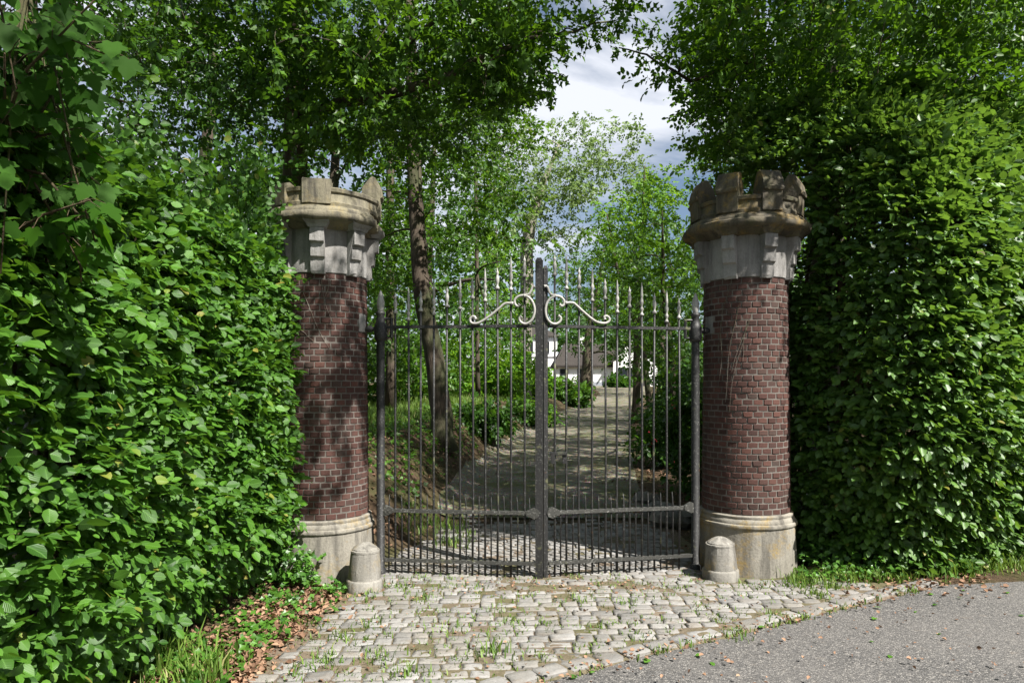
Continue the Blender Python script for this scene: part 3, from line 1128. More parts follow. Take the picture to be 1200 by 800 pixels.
    for i in range(len(seq) - 1):
        m_ = (seq[i] + seq[i + 1]) / 2
        if i in (0,) and side < 0:
            m_ = seq[i + 1] - u * 0.065
        mb = MB(org)
        tz = 0.795 + random.uniform(-0.012, 0.012)
        lx = random.uniform(-0.006, 0.006)
        mb.tube([P3(m_, 0.02), P3(m_, 0.64), P3(m_ + u * lx, tz - 0.06), P3(m_ + u * lx * 1.5, tz)], [0.0085, 0.0085, 0.0075, 0.0015], 6)
        mb.build('dog_bar', M['iron'], root, sm=True)
    # scrolls
    nn = P3(nrm, 0) * 0.03
    for path in scrolls:
        pts = np.array([on_leaf(H, Cc, 530 + x / 6.0, 290 + y / 6.0) for x, y in path]) + nn
        # Catmull-Rom
        Q = np.vstack([2 * pts[0] - pts[1], pts, 2 * pts[-1] - pts[-2]])
        fine = []
        for i in range(1, len(Q) - 2):
            for k in range(6):
                t = k / 6
                fine.append(0.5 * (2 * Q[i] + (Q[i + 1] - Q[i - 1]) * t + (2 * Q[i - 1] - 5 * Q[i] + 4 * Q[i + 1] - Q[i + 2]) * t * t + (3 * Q[i] - Q[i - 1] - 3 * Q[i + 1] + Q[i + 2]) * t ** 3))
        fine.append(Q[-2])
        mb = MB(org)
        rads = np.full(len(fine), 0.0125)
        rads[:2] = rads[-2:] = 0.017
        mb.tube(fine, rads, 8)
        mb.build('scroll', M['silver'], root, sm=True)
    return root


def bars_px(l):
    return [(430 + x / 1.95, 280 + y / 1.95, k) for x, y, k in l]


left_bars = bars_px([(65, 122, 'u'), (95, 110, 's'), (123, 117, 'u'), (153, 97, 's'), (183, 107, 'u'), (213, 84, 's'), (241, 88, 'u'), (270, 66, 's'), (298, 66, 'u'), (329, 40, 's'), (360, 38, 'u')])
right_bars = bars_px([(429, 35, 'u'), (456, 38, 's'), (485, 65, 'u'), (515, 66, 's'), (544, 90, 'u'), (572, 93, 's'), (600, 109, 'u'), (628, 100, 's'), (657, 123, 'u'), (685, 116, 's'), (713, 135, 'u')])
sc_l = [[(168, 505), (160, 488), (140, 490), (128, 510), (142, 533), (190, 531), (262, 487), (330, 432), (375, 396), (432, 395)],
        [(475, 400), (462, 415), (445, 402), (441, 372), (470, 345), (515, 341), (555, 368), (577, 415), (579, 460), (560, 512), (520, 538), (485, 527), (474, 503), (490, 486)],
        [(505, 343), (540, 330), (556, 305), (565, 284), (582, 276)]]
sc_r = [[(1066, 508), (1062, 490), (1078, 483), (1096, 497), (1094, 520), (1062, 534), (1000, 520), (925, 462), (868, 410), (840, 391), (786, 391)],
        [(748, 402), (765, 414), (781, 398), (774, 366), (742, 344), (700, 350), (664, 386), (650, 440), (660, 497), (690, 532), (725, 538), (752, 520), (757, 495), (740, 480)],
        [(722, 341), (690, 333), (674, 312), (668, 288), (655, 274), (640, 276)]]
gate_leaf('left iron gate leaf with spiked pickets, hinged beside the left pillar', HL, CL, left_bars, sc_l, -1)
gr = gate_leaf('right iron gate leaf with spiked pickets, hinged beside the right pillar', HR, CR, right_bars[::1], sc_r, 1)
mb = MB((HR[0], HR[1], 0))
for pxx, ww in ((648, 4.5), (661, 4)):
    p = on_leaf(HR, CR, pxx, 536)
    mb.box((p[0] - ww / 2 / FPX * 6.6, p[1] - 0.035, p[2] - 0.055), (p[0] + ww / 2 / FPX * 6.6, p[1] + 0.03, p[2] + 0.055))
p = on_leaf(HR, CR, 643, 531)
q = on_leaf(HR, CR, 664, 531)
mb.box((p[0], p[1] - 0.02, p[2] - 0.012), (q[0], q[1] + 0.01, q[2] + 0.012))
mb.build('lock', M['iron'], gr)

# ------------------------------------------------------------------ leaves
T_FINE = dict(v=np.array([(0, 0, 0), (-0.28, 0.20, 0.05), (-0.37, 0.47, 0.07), (-0.25, 0.77, 0.03), (0, 1, -0.06), (0.25, 0.77, 0.03), (0.37, 0.47, 0.07), (0.28, 0.20, 0.05), (0, 0.35, 0.02), (0, 0.7, 0.0)]),
              f=[(0, 8, 1), (1, 8, 2), (2, 8, 9, 3), (3, 9, 4), (0, 7, 8), (7, 6, 8), (6, 5, 9, 8), (5, 4, 9)])
T_MED = dict(v=np.array([(0, 0, 0), (-0.29, 0.22, 0.05), (-0.36, 0.5, 0.07), (-0.23, 0.78, 0.03), (0, 1, -0.06), (0.23, 0.78, 0.03), (0.36, 0.5, 0.07), (0.29, 0.22, 0.05)]),
              f=[(0, 4, 3, 2, 1), (0, 7, 6, 5, 4)])
T_OVAL = dict(v=np.array([(0, 0, 0), (-0.30, 0.32, 0.07), (-0.25, 0.70, 0.05), (0, 1, -0.06), (0.25, 0.70, 0.05), (0.30, 0.32, 0.07)]),
              f=[(0, 3, 2, 1), (0, 5, 4, 3)])
T_LOBE = dict(v=np.array([(0, 0, 0), (-0.52, 0.42, 0.06), (-0.2, 0.56, 0.04), (0, 1, -0.08), (0.2, 0.56, 0.04), (0.52, 0.42, 0.06)]),
              f=[(0, 3, 2, 1), (0, 5, 4, 3)])
T_DIAM = dict(v=np.array([(0, 0, 0), (-0.34, 0.5, 0.08), (0, 1, -0.05), (0.34, 0.5, 0.08)]), f=[(0, 2, 1), (0, 3, 2)])
_mp = []
for r_, a_ in ((0.10, -150), (0.42, -128), (0.34, -100), (0.62, -72), (0.52, -52), (0.34, -44), (0.62, -30), (0.78, -12)):
    _mp.append((r_, a_))
MAPLE_OUT = [(0.0, 0.0), (0.20, -0.10), (0.40, 0.02), (0.36, 0.14), (0.62, 0.26), (0.58, 0.36), (0.68, 0.50), (0.50, 0.50), (0.34, 0.47), (0.36, 0.60), (0.30, 0.72), (0.24, 0.74), (0.16, 0.86), (0.0, 1.06)]
mv = [(0, 0.28, 0.0)] + [(x, y, 0.10 * abs(x) - 0.10 * y * y - 0.16 * x * x) for x, y in MAPLE_OUT] + [(-x, y, 0.10 * abs(x) - 0.10 * y * y - 0.16 * x * x) for x, y in MAPLE_OUT[-2:0:-1]]
T_MAPLE = dict(v=np.array(mv), f=[(0, i, i + 1) for i in range(1, len(mv) - 1)] + [(0, len(mv) - 1, 1)])
T_MAPLE['f'] = [t[::-1] if False else t for t in T_MAPLE['f']]


def leaves_mesh(name, P, D, Nn, S, T, rnd, curl=None):
    D = norm(D)
    Nn = norm(Nn - D * np.sum(Nn * D, -1, keepdims=True))
    B = np.cross(D, Nn)
    tv = T['v']
    n, k = len(P), len(tv)
    z = tv[None, :, 2] * (1.0 if curl is None else curl[:, None])
    V = P[:, None, :] + S[:, None, None] * (tv[None, :, 0:1] * B[:, None, :] + tv[None, :, 1:2] * D[:, None, :] + z[..., None] * Nn[:, None, :])
    fl = np.concatenate([np.array(f) for f in T['f']])
    ft = np.array([len(f) for f in T['f']])
    loops = (fl[None, :] + (np.arange(n) * k)[:, None]).ravel()
    totals = np.tile(ft, n)
    starts = np.concatenate([[0], np.cumsum(totals)[:-1]])
    uv = np.tile(np.stack([tv[:, 0] + 0.5, tv[:, 1]], 1), (n, 1))
    return mesh_np(name, V.reshape(-1, 3), loops, starts, totals, uv, np.repeat(rnd, k))


def sprigs(P0, Dd, Nn, nl, length, leaf, rng, spread=0.95):
    """nl leaves along each sprig, alternate, in the sprig's plane; returns P, D, N, S"""
    n = len(P0)
    Dd = norm(Dd)
    Nn = norm(Nn - Dd * np.sum(Nn * Dd, -1, keepdims=True))
    B = np.cross(Dd, Nn)
    k = np.arange(nl)
    t = (k + 0.6) / nl
    side = np.where(k % 2 == 0, 1.0, -1.0)
    side[-1] = 0.0
    L = length[:, None]
    P = P0[:, None, :] + (L * t)[..., None] * Dd[:, None, :] - (0.12 * L * t ** 2)[..., None] * np.array([0, 0, 1.0])
    Dl = Dd[:, None, :] * 0.75 + (side * spread)[None, :, None] * B[:, None, :] + rng.normal(0, 0.22, (n, nl, 3)) - np.array([0, 0, 0.22])
    Nl = Nn[:, None, :] + rng.normal(0, 0.33, (n, nl, 3))
    S = leaf[:, None] * rng.uniform(0.5, 1.25, (n, nl))
    return P.reshape(-1, 3), Dl.reshape(-1, 3), Nl.reshape(-1, 3), S.ravel()


def pillar_clear(P, r=0.60):
    ok = np.ones(len(P), bool)
    for k in 'LR':
        ok &= (np.hypot(P[:, 0] - PILLAR[k][0], P[:, 1] - PILLAR[k][1]) > np.where(P[:, 2] > 2.9, r + 0.14, r)) | (P[:, 2] > 4.3)
    return ok


SRC_LEAF = {}


def single_leaves(root, P, D, Nn, S, T, mat, rng, key):
    """one object a leaf, sharing a few meshes"""
    if key not in SRC_LEAF:
        lst = []
        for i in range(8):
            tv = T['v'].copy()
            tv[:, 0] *= rng.uniform(0.88, 1.12)
            tv[:, 2] *= rng.uniform(0.4, 1.8)
            T2 = dict(v=tv, f=T['f'])
            me = leaves_mesh('leaf', np.zeros((1, 3)), np.array([[0, 1.0, 0]]), np.array([[0, 0, 1.0]]), np.ones(1), T2, np.array([rng.uniform(0.15, 0.95)]))
            me.materials.append(mat)
            lst.append(me)
        SRC_LEAF[key] = lst
    org = np.array(root.location)
    D = norm(D)
    Nn = norm(Nn - D * np.sum(Nn * D, -1, keepdims=True))
    B = np.cross(D, Nn)
    from mathutils import Matrix
    for i in range(len(P)):
        o = link('leaf', SRC_LEAF[key][i % 8], None, root)
        m = Matrix(((B[i][0], D[i][0], Nn[i][0]), (B[i][1], D[i][1], Nn[i][1]), (B[i][2], D[i][2], Nn[i][2])))
        o.location = tuple(P[i] - org)
        o.rotation_euler = m.to_euler()
        o.scale = (S[i], S[i], S[i])


def hedge(name, label, surf, us, hs, n_sprig, leaf_size, mat, seed, root_loc, up_bias, key, extra=None):
    """surf(u, h, d) -> point at depth d below the hedge's surface"""
    rng = np.random.default_rng(seed)
    root = thing(name, label, 'hedge', root_loc)
    org = np.array(root_loc, float)

    def sample(n, depth):
        u = rng.uniform(us[0], us[1], n)
        h = rng.uniform(hs[0], hs[1], n)
        e = 0.05
        p = surf(u, h, depth)
        du = surf(u + e, h, depth) - surf(u - e, h, depth)
        dh = surf(u, h + e, depth) - surf(u, h - e, depth)
        nn = norm(np.cross(du, dh))
        return p, nn, norm(du)

    d = np.abs(rng.normal(0, 0.07, n_sprig)) + 0.05
    P0, nn, tt = sample(n_sprig, d)
    up = np.array([0, 0, 1.0])
    Dd = nn * 0.75 + tt * rng.normal(0, 0.55, (n_sprig, 1)) + up * rng.normal(0.0, 0.35, (n_sprig, 1))
    Nv = up * up_bias + nn * 0.72 + np.array(TO_SUN) * (0.25 if key == 'L' else 0.6) + rng.normal(0, 0.22, (n_sprig, 3))
    P, D, Nl, S = sprigs(P0, Dd, Nv, 7, rng.uniform(0.13, 0.23, n_sprig), rng.normal(leaf_size, leaf_size * 0.12, n_sprig), rng)
    if extra is not None:
        for arr, a2 in zip(('P', 'D', 'Nl', 'S'), extra(rng)):
            if arr == 'P': P = np.vstack([P, a2])
            elif arr == 'D': D = np.vstack([D, a2])
            elif arr == 'Nl': Nl = np.vstack([Nl, a2])
            else: S = np.concatenate([S, a2])
    ok = pillar_clear(P, 0.53) & (P[:, 2] > 0.02)
    P, D, Nl, S = P[ok], D[ok], Nl[ok], S[ok]
    # the leaves that show largest become objects of their own
    px = 600 + P[:, 0] / np.maximum(P[:, 1], 0.3) * FPX
    py = HORY - (P[:, 2] - CAM_H) / np.maximum(P[:, 1], 0.3) * FPX
    view = norm(np.array([0, 0, CAM_H]) - P)
    face = np.abs(np.sum(norm(Nl) * view, 1))
    sz = S / np.maximum(P[:, 1], 0.3) * (0.3 + face)
    c1 = surf_depth(P)
    sz = np.where((px > 5) & (px < 1195) & (py > 5) & (py < 795) & (P[:, 1] > 0.5), sz, 0) * c1
    order = np.argsort(-sz)
    big, small = order[:300], order[300:]
    single_leaves(root, P[big], D[big], Nl[big], S[big], T_FINE, mat, rng, key)
    near = P[small][:, 1] < 4.3
    for ix, tm in ((small[near], T_FINE), (small[~near], T_MED)):
        if len(ix):
            o = link('foliage', leaves_mesh('foliage', P[ix] - org, D[ix], Nl[ix], S[ix], tm, rng.uniform(0, 1, len(ix)), rng.uniform(0.2, 2.0, len(ix))), mat, root)
            o['kind'] = 'stuff'
    # deeper, coarser layer
    n2 = n_sprig * 3
    P2, nn2, tt2 = sample(n2, rng.uniform(0.2, 0.95 if key == 'L' else 1.6, n2))
    ok = pillar_clear(P2, 0.6) & (P2[:, 2] > 0.03)
    P2, nn2, tt2 = P2[ok], nn2[ok], tt2[ok]
    n2 = len(P2)
    me = leaves_mesh('inner_foliage', P2 - org, nn2 + rng.normal(0, 0.7, (n2, 3)), rng.normal(0, 0.5, (n2, 3)) + up * 0.5 + nn2 * 0.4, rng.uniform(0.9, 1.5, n2) * leaf_size, T_OVAL, rng.uniform(0, 0.7, n2))
    o = link('inner_foliage', me, mat, root)
    o['kind'] = 'stuff'
    # stems
    mb = MB(org)
    for i in range(int((us[1] - us[0]) * 9)):
        u = rng.uniform(us[0], us[1])
        hmax = hs[1] * rng.uniform(0.75, 0.97)
        pts = []
        dpt = rng.uniform(0.3, 0.6)
        for k in range(6):
            f = k / 5
            p = surf(np.array([u + 0.25 * math.sin(f * 2 + i)]), np.array([max(0.0, hs[0]) + (hmax - max(0, hs[0])) * f]), np.array([dpt * (1 - 0.3 * f)]))[0]
            if k == 0:
                p[2] = 0.0
            pts.append(p)
        if min(np.hypot(np.array(pts)[:, 0] - PILLAR['L'][0], np.array(pts)[:, 1] - PILLAR['L'][1]).min(), np.hypot(np.array(pts)[:, 0] - PILLAR['R'][0], np.array(pts)[:, 1] - PILLAR['R'][1]).min()) < 0.62:
            continue
        mb.tube(pts, list(np.linspace(0.028, 0.007, 6)), 5)
        for j in range(8):
            f = rng.uniform(0.12, 1)
            a = np.array([np.interp(f * 5, range(6), np.array(pts)[:, q]) for q in range(3)])
            e = surf(np.array([u + rng.uniform(-0.4, 0.4)]), np.array([min(hs[1], hmax * f + rng.uniform(0, 0.3))]), np.array([0.06]))[0]
            mb.tube([a, (a + e) / 2 + rng.normal(0, 0.03, 3), e], [0.008, 0.006, 0.003], 4)
    o = mb.build('stems', M['twig'], root)
    o['kind'] = 'stuff'
    return root


def surf_depth(P):
    return 1.0


# left hedge: an upright face along x about -2, running away from the viewer to the left pillar
def surf_left(u, h, d):
    """u along y, h 0..4.2 over the face and the top"""
    u, h, d = np.broadcast_arrays(np.asarray(u, float), np.asarray(h, float), np.asarray(d, float))
    H = 3.15
    prof = -2.02 - 0.48 * (1 - smooth(0.0, 0.8, h)) - 0.10 * smooth(2.0, 3.1, h)
    z = np.minimum(h, H)
    over = np.clip(h - H + 0.25, 0, None)
    z = H - 0.25 + np.where(h < H - 0.25, h - (H - 0.25), 0.25 * np.sin(np.clip(over / 0.4, 0, math.pi / 2)))
    x = prof - np.where(h < H - 0.25, 0, over * smooth(0, 0.5, over) * 0.95)
    Q = np.stack([u * 1.2, x * 0 + z * 2.6, u * 0.3], -1)
    bulge = 0.13 * fbm(Q, 1.1, 3.0) + 0.085 * fbm(np.stack([u * 2.2, z * 5.5, u], -1), 1.3, 8.0)
    z = z + 0.10 * fbm(np.stack([u, x, u * 0], -1), 1.4, 1.0) * smooth(2.4, 3.2, h)
    top = smooth(H - 0.25, H + 0.15, h)
    x = x + bulge - d * (1 - top) + 0.06 * (u - 4) * 0.0
    z = z - d * top + 0.0 * bulge
    return np.stack([x, u, z], -1)


def extra_left(rng):
    """shoots standing up out of the hedge's top and the rounded end by the pillar"""
    n = 520
    u = rng.uniform(1.6, 6.9, n)
    P0 = np.stack([-2.1 - rng.uniform(0, 0.9, n), u, 3.0 + rng.uniform(0, 0.35, n)], 1)
    Dd = np.array([0.25, -0.1, 0.8]) + rng.normal(0, 0.45, (n, 3))
    m = 190
    P0[:m] = np.stack([-2.5 + 0.36 * rng.uniform(0, 1, m), 5.85 + rng.uniform(0, 0.3, m), 2.3 + rng.uniform(0, 1.5, m)], 1)
    return sprigs(P0, Dd, np.array([0.3, -0.3, 0.5]) + rng.normal(0, 0.5, (n, 3)), 8, rng.uniform(0.2, 0.42, n), np.full(n, 0.060), rng)


hedge('hedge', 'tall clipped green hedge filling the left side, running up to the left pillar', surf_left, (1.5, 7.3), (0.0, 4.2), 8200, 0.068, M['hedge_leaf'], 21, (-2.7, 4.4, 0), 0.62, 'L', extra_left)


# right hedge: faces the viewer, swells forward to the right of the pillar
def surf_right(u, h, d):
    u, h, d = np.broadcast_arrays(np.asarray(u, float), np.asarray(h, float), np.asarray(d, float))
    g = (0.52 + 0.48 * smooth(0.0, 1.6, h)) * (1 - 0.55 * smooth(3.2, 5.2, h))
    yy = 7.32 - 1.2 * smooth(2.75, 3.75, u) * (1 - 0.85 * smooth(3.7, 6.4, u)) * g
    Q = np.stack([u * 1.3, h * 2.0, u * 0.4], -1)
    bulge = 0.13 * fbm(Q, 1.0, 12.0) + 0.065 * fbm(np.stack([u * 2.4, h * 5.0, u], -1), 1.3, 5.0)
    return np.stack([u + 0 * h, yy - bulge + d + 0.5 * smooth(4.0, 5.2, h), h + 0.0], -1)


hedge('hedge', 'tall shaggy green hedge filling the right side, reaching past the right pillar', surf_right, (2.55, 6.6), (0.0, 5.1), 9000, 0.080, M['hedge_leaf_right'], 22, (4.6, 7.6, 0), 0.55, 'R')


# ------------------------------------------------------------------ trees
def sun_gap(P):
    """True where foliage would keep the sun off the apron, the hedges' lit faces and the lower pillars"""
    k = TO_SUN.x / TO_SUN.z
    l = TO_SUN.y / TO_SUN.z
    u = P[:, 0] - k * P[:, 2]
    v = P[:, 1] - l * P[:, 2]
    nb = 0.25 * np.sin(u * 3.1 + 1.0) + 0.15 * np.sin(u * 7.7)
    dap = (u > -3.6) & (u < -2.15) & (v > 6.75) & (np.sin(u * 9 + 2 * np.sin(v * 6)) * np.sin(v * 8 + u * 3) > -0.3) & (P[:, 2] > 5)
    return ~dap & (u > -3.25 - 0.19 * (v - 3.8) + 0.15 * np.sin(v * 5)) & (v < 8.05 + nb + 1.5 * smooth(1.3, 1.9, u) - 0.25 * smooth(-1.5, -3, u)) & (P[:, 2] > 3.2)


def tree(name, label, trunk, clusters, cr, leaf, nl, T, mat, bark, seed, group=None, cat='tree', flat=0.55, trim=False, limb=0.5, updir=0.6, kids=('trunk', 'crown'), minr=0.006, limbs=()):
    """trunk: [(x, y, z, r)...] in the world; clusters: n x 3 centres of leaf clusters"""
    rng = np.random.default_rng(seed)
    trunk = np.array(trunk, float)
    org = trunk[0, :3].copy()
    root = thing(name, label, cat, org, group)
    mb = MB(org)
    t = np.linspace(0, len(trunk) - 1, max(8, len(trunk) * 4))
    tr = np.stack([np.interp(t, np.arange(len(trunk)), trunk[:, q]) for q in range(4)], 1)
    for i in range(1, len(tr) - 1):
        tr[i, :2] += rng.normal(0, tr[i, 3] * 0.08, 2)
    rad = tr[:, 3].copy()
    rad[0] *= 1.35
    mb.tube(tr[:, :3], rad, 12)
    nodes = [tr[i, :3] for i in range(len(tr)) if i > len(tr) * 0.18]
    nrad = [tr[i, 3] for i in range(len(tr)) if i > len(tr) * 0.18]
    nodes, nrad = list(nodes), list(nrad)
    for lm in limbs:
        lm = np.array(lm, float)
        tl = np.linspace(0, len(lm) - 1, len(lm) * 3)
        lt = np.stack([np.interp(tl, np.arange(len(lm)), lm[:, q]) for q in range(4)], 1)
        lt[1:-1, :3] += rng.normal(0, 0.02, (len(lt) - 2, 3))
        mb.tube(lt[:, :3], lt[:, 3], 8)
        nodes += [p[:3] for p in lt]
        nrad += [p[3] for p in lt]
    cl = np.array(clusters)
    if trim:
        cl = cl[~sun_gap(cl)]
    dmin = np.array([np.min(np.linalg.norm(tr[:, :3] - c, axis=1)) for c in cl])
    cl = cl[np.argsort(dmin)]
    cap = 4000
    NA = np.zeros((cap, 3)); NR = np.zeros(cap); cnt = len(nodes)
    NA[:cnt] = nodes; NR[:cnt] = nrad
    for c in cl:
        dv = c - NA[:cnt]
        dist = np.linalg.norm(dv, axis=1) + 0.6 * np.clip(-dv[:, 2], 0, None)
        j = int(np.argmin(dist))
        a, ra = NA[j].copy(), NR[j]
        L = np.linalg.norm(c - a)
        if L < 0.05:
            continue
        r0 = min(ra * 0.7, 0.012 + limb * 0.03 * L)
        r0 = max(r0, minr)
        k = 5
        pts = []
        off = rng.normal(0, 0.07 * L, 3)
        for i in range(k + 1):
            f = i / k
            p = a + (c - a) * f + off * math.sin(math.pi * f) + np.array([0, 0, 0.10 * L * math.sin(math.pi * f)])
            pts.append(p)
        rr_ = np.linspace(r0, max(minr * 0.6, r0 * 0.35), k + 1)
        mb.tube(pts, rr_, 5 if r0 < 0.04 else 7, cap=False)
        for i in range(2, k + 1):
            if cnt < cap:
                NA[cnt], NR[cnt] = pts[i], rr_[i]
                cnt += 1
    mb.build(kids[0], bark, root, sm=True)
    # leaves in flat sprigs
    ns = max(1, nl // 6)
    n = len(cl) * ns
    cc = np.repeat(cl, ns, 0)
    off = rng.normal(0, 1, (n, 3))
    off = norm(off) * (rng.uniform(0.05, 1, (n, 1)) ** 0.6) * cr
    off[:, 2] *= flat
    P0 = cc + off
    Dd = off * np.array([1, 1, 0.4]) / cr + rng.normal(0, 0.5, (n, 3)) - np.array([0, 0, 0.12])
    Nv = np.array([0, 0, updir]) + rng.normal(0, 0.35, (n, 3))
    P, D, Nl, S = sprigs(P0, Dd, Nv, 6, rng.uniform(1.6, 3.0, n) * leaf, rng.normal(leaf, leaf * 0.12, n), rng)
    if trim:
        ok = ~sun_gap(P)
        P, D, Nl, S = P[ok], D[ok], Nl[ok], S[ok]
    ok = pillar_clear(P, 0.62)
    P, D, Nl, S = P[ok], D[ok], Nl[ok], S[ok]
    # colour varies from bough to bough as well as from leaf to leaf
    rv = np.clip(rng.uniform(0, 1, len(P)) * 0.75 + 0.18 + 0.22 * fbm(P, 1.0 / max(cr, 0.2) * 0.5, seed), 0, 1)
    me = leaves_mesh(kids[1], P - org, D, Nl, S, T, rv, rng.uniform(0.3, 2.0, len(P)))
    o = link(kids[1], me, mat, root)
    return root


def fill(rng, regions):
    """(px0, px1, py0, py1, Y0, Y1, n): places in the part of the wood the photograph shows there"""
    out = []
    for (a, b, c, d, e, f, n) in regions:
        px, py, Y = rng.uniform(a, b, n), rng.uniform(c, d, n), rng.uniform(e, f, n)
        out.append(np.stack([(px - 600) / FPX * Y, Y, CAM_H + (HORY - py) / FPX * Y], 1))
    return np.vstack(out)


def blob(rng, specs):
    """(cx, cy, cz, rx, ry, rz, n) ellipsoids, fuller towards the skin"""
    out = []
    for (cx, cy, cz, rx, ry, rz, n) in specs:
        v = norm(rng.normal(0, 1, (n, 3))) * (rng.uniform(0.15, 1, (n, 1)) ** 0.45)
        out.append(v * np.array([rx, ry, rz]) + np.array([cx, cy, cz]))
    return np.vstack(out)


g = np.random.default_rng(5)
# the maple behind the left pillar whose boughs arch over the gate
def boughs(rng, u0, u1, v0, v1, z0, z1, n):
    """boughs overhead whose shade falls on the ground between (u0, v0) and (u1, v1)"""
    u, v, z = rng.uniform(u0, u1, n), rng.uniform(v0, v1, n), rng.uniform(z0, z1, n)
    return np.stack([u + TO_SUN.x / TO_SUN.z * z, v + TO_SUN.y / TO_SUN.z * z, z], 1)


cl = fill(g, [(120, 330, -330, 60, 7.5, 11, 110), (300, 560, -330, 75, 6.6, 10.5, 210), (540, 620, -260, 60, 7.2, 10, 70), (590, 640, 20, 100, 7.6, 9.5, 20), (540, 610, 60, 118, 7.5, 9.5, 22),
              (330, 540, 40, 120, 7.5, 10.5, 60), (620, 770, -300, -30, 7.5, 10, 50), (330, 440, 120, 185, 7.6, 9.0, 16), (430, 560, 110, 180, 9.5, 12, 30), (560, 630, 100, 170, 11, 13, 14), (650, 745, 5, 45, 8.5, 9.8, 9)])
cl = np.vstack([cl, boughs(g, -4.3, -0.3, 8.3, 14.0, 7.0, 10.0, 85)])
p0 = at(345, 300, 9.6)
tree('maple_tree', 'broad tree behind the left pillar, its dark limb arching over the gate', [(p0[0] - 0.1, 9.6, 0.3, 0.24), (p0[0], 9.6, 3.2, 0.19), (p0[0] + 0.05, 9.5, 5.6, 0.16), (p0[0] + 0.3, 9.3, 8.5, 0.12), (p0[0] + 0.5, 9.2, 12, 0.06)],
     np.vstack([cl, blob(g, [(-2.6, 6.8, 11.2, 3.0, 2.4, 1.6, 90)])]), 0.42, 0.085, 84, T_LOBE, M['canopy_leaf'], M['bark'], 31, trim=True, limb=1.0,
     limbs=[[tuple(at(348, 150, 9.5)) + (0.085,), tuple(at(400, 120, 8.9)) + (0.075,), tuple(at(450, 112, 8.4)) + (0.065,), tuple(at(505, 96, 8.0)) + (0.05,), tuple(at(560, 70, 7.9)) + (0.03,), tuple(at(640, 40, 8.4)) + (0.018,), tuple(at(720, 25, 9.0)) + (0.01,)],
            [tuple(at(400, 120, 8.9)) + (0.05,), tuple(at(470, 60, 8.6)) + (0.035,), tuple(at(560, -20, 8.4)) + (0.02,)]])

# the tree behind the right pillar
cl = fill(g, [(820, 1010, -330, 60, 7.2, 11, 150), (990, 1260, -330, 40, 6.6, 10.5, 180), (840, 960, 40, 190, 8.2, 11, 80), (815, 860, -10, 110, 8.5, 10.5, 26), (950, 1230, 20, 120, 7.0, 10, 80), (815, 860, 90, 170, 9, 11, 12),
              (1200, 1330, -200, 200, 7, 11, 50), (760, 815, 50, 88, 8.5, 9.5, 7)])
cl = np.vstack([cl, boughs(g, -0.8, 1.3, 8.3, 11.0, 5.2, 7.5, 45)])
p0 = at(962, 250, 9.4)
tree('lime_tree', 'spreading tree behind the right pillar rising above the right hedge', [(p0[0] + 0.05, 9.4, 0.2, 0.25), (p0[0], 9.4, 3, 0.2), (p0[0] + 0.05, 9.3, 5.8, 0.16), (p0[0] - 0.05, 9.1, 8.5, 0.12), (p0[0], 9, 12, 0.06)],
     cl, 0.42, 0.082, 84, T_OVAL, M['canopy_leaf'], M['bark'], 32, trim=True, limb=0.9,
     limbs=[[tuple(at(960, 60, 9.2)) + (0.07,), tuple(at(880, 70, 9.2)) + (0.04,), tuple(at(810, 95, 9.2)) + (0.025,), tuple(at(765, 68, 9.1)) + (0.015,), tuple(at(725, 56, 9.0)) + (0.008,)]])

# darker tree behind the left hedge
cl = fill(g, [(150, 340, 40, 240, 7.6, 10.5, 85), (-30, 170, -150, 200, 5.2, 8.5, 90), (280, 345, 180, 260, 7.6, 8.8, 14), (-60, 160, -300, -120, 5, 9, 60), (120, 345, -60, 120, 7.6, 11, 70)])
cl = np.vstack([cl, boughs(g, -6.5, -3.4, 2.0, 9.0, 5.5, 8.0, 130), boughs(g, -3.6, -2.1, 6.8, 8.2, 6.0, 7.5, 55)])
p0 = at(60, 200, 8.6)
tree('elm_tree', 'dark leafy tree rising behind the left hedge', [(p0[0], 8.6, 0.2, 0.16), (p0[0] + 0.1, 8.6, 2.6, 0.13), (p0[0] - 0.1, 8.4, 5, 0.10), (p0[0], 8.2, 8, 0.05)], cl, 0.40, 0.075, 66, T_OVAL, M['dark_leaf'], M['bark'], 33, trim=True, limb=0.7)

# the dark leaning trunk inside the gate
cl = fill(g, [(440, 560, 90, 260, 12, 16, 60), (540, 620, 120, 300, 13, 18, 40), (430, 520, 220, 360, 13, 17, 30), (400, 640, -200, 100, 12, 18, 70)])
a, b = at(519, 499, 13.4), at(483, 150, 14)
tree('beech_tree', 'dark leaning trunk just inside the gate, left of the driveway', [(a[0], 13.4, float(ground_z(a[0], 13.4)) - 0.1, 0.235), (a[0] - 0.13, 13.4, 2.2, 0.19), (at(492, 330, 13.4)[0], 13.4, at(492, 330, 13.4)[2], 0.165), (b[0], 14, b[2], 0.14), (b[0] - 0.05, 14, 10, 0.09)],
     cl, 0.55, 0.10, 66, T_OVAL, M['canopy_leaf'], M['bark'], 34, limb=0.8)

# the pale silver-leaved tree
cl = fill(g, [(560, 640, 130, 250, 28, 33, 56), (630, 690, 142, 240, 28, 33, 50), (690, 752, 145, 222, 28, 33, 42), (600, 690, 220, 290, 28, 33, 36)])
a, b = at(612, 470, 30), at(618, 280, 30)
tree('poplar_tree', 'pale barked tree with airy silvery leaves at the middle of the view', [(a[0], 30, float(ground_z(a[0], 30)) - 0.1, 0.36), (a[0] + 0.1, 30, 4, 0.32), (b[0], 30, b[2], 0.27), (at(632, 225, 30)[0], 30, at(632, 225, 30)[2], 0.16), (at(655, 170, 30)[0], 30, at(655, 170, 30)[2], 0.06)],
     cl, 0.62, 0.15, 60, T_OVAL, M['silver_leaf'], M['pale_bark'], 35, limb=1.2, flat=0.8)
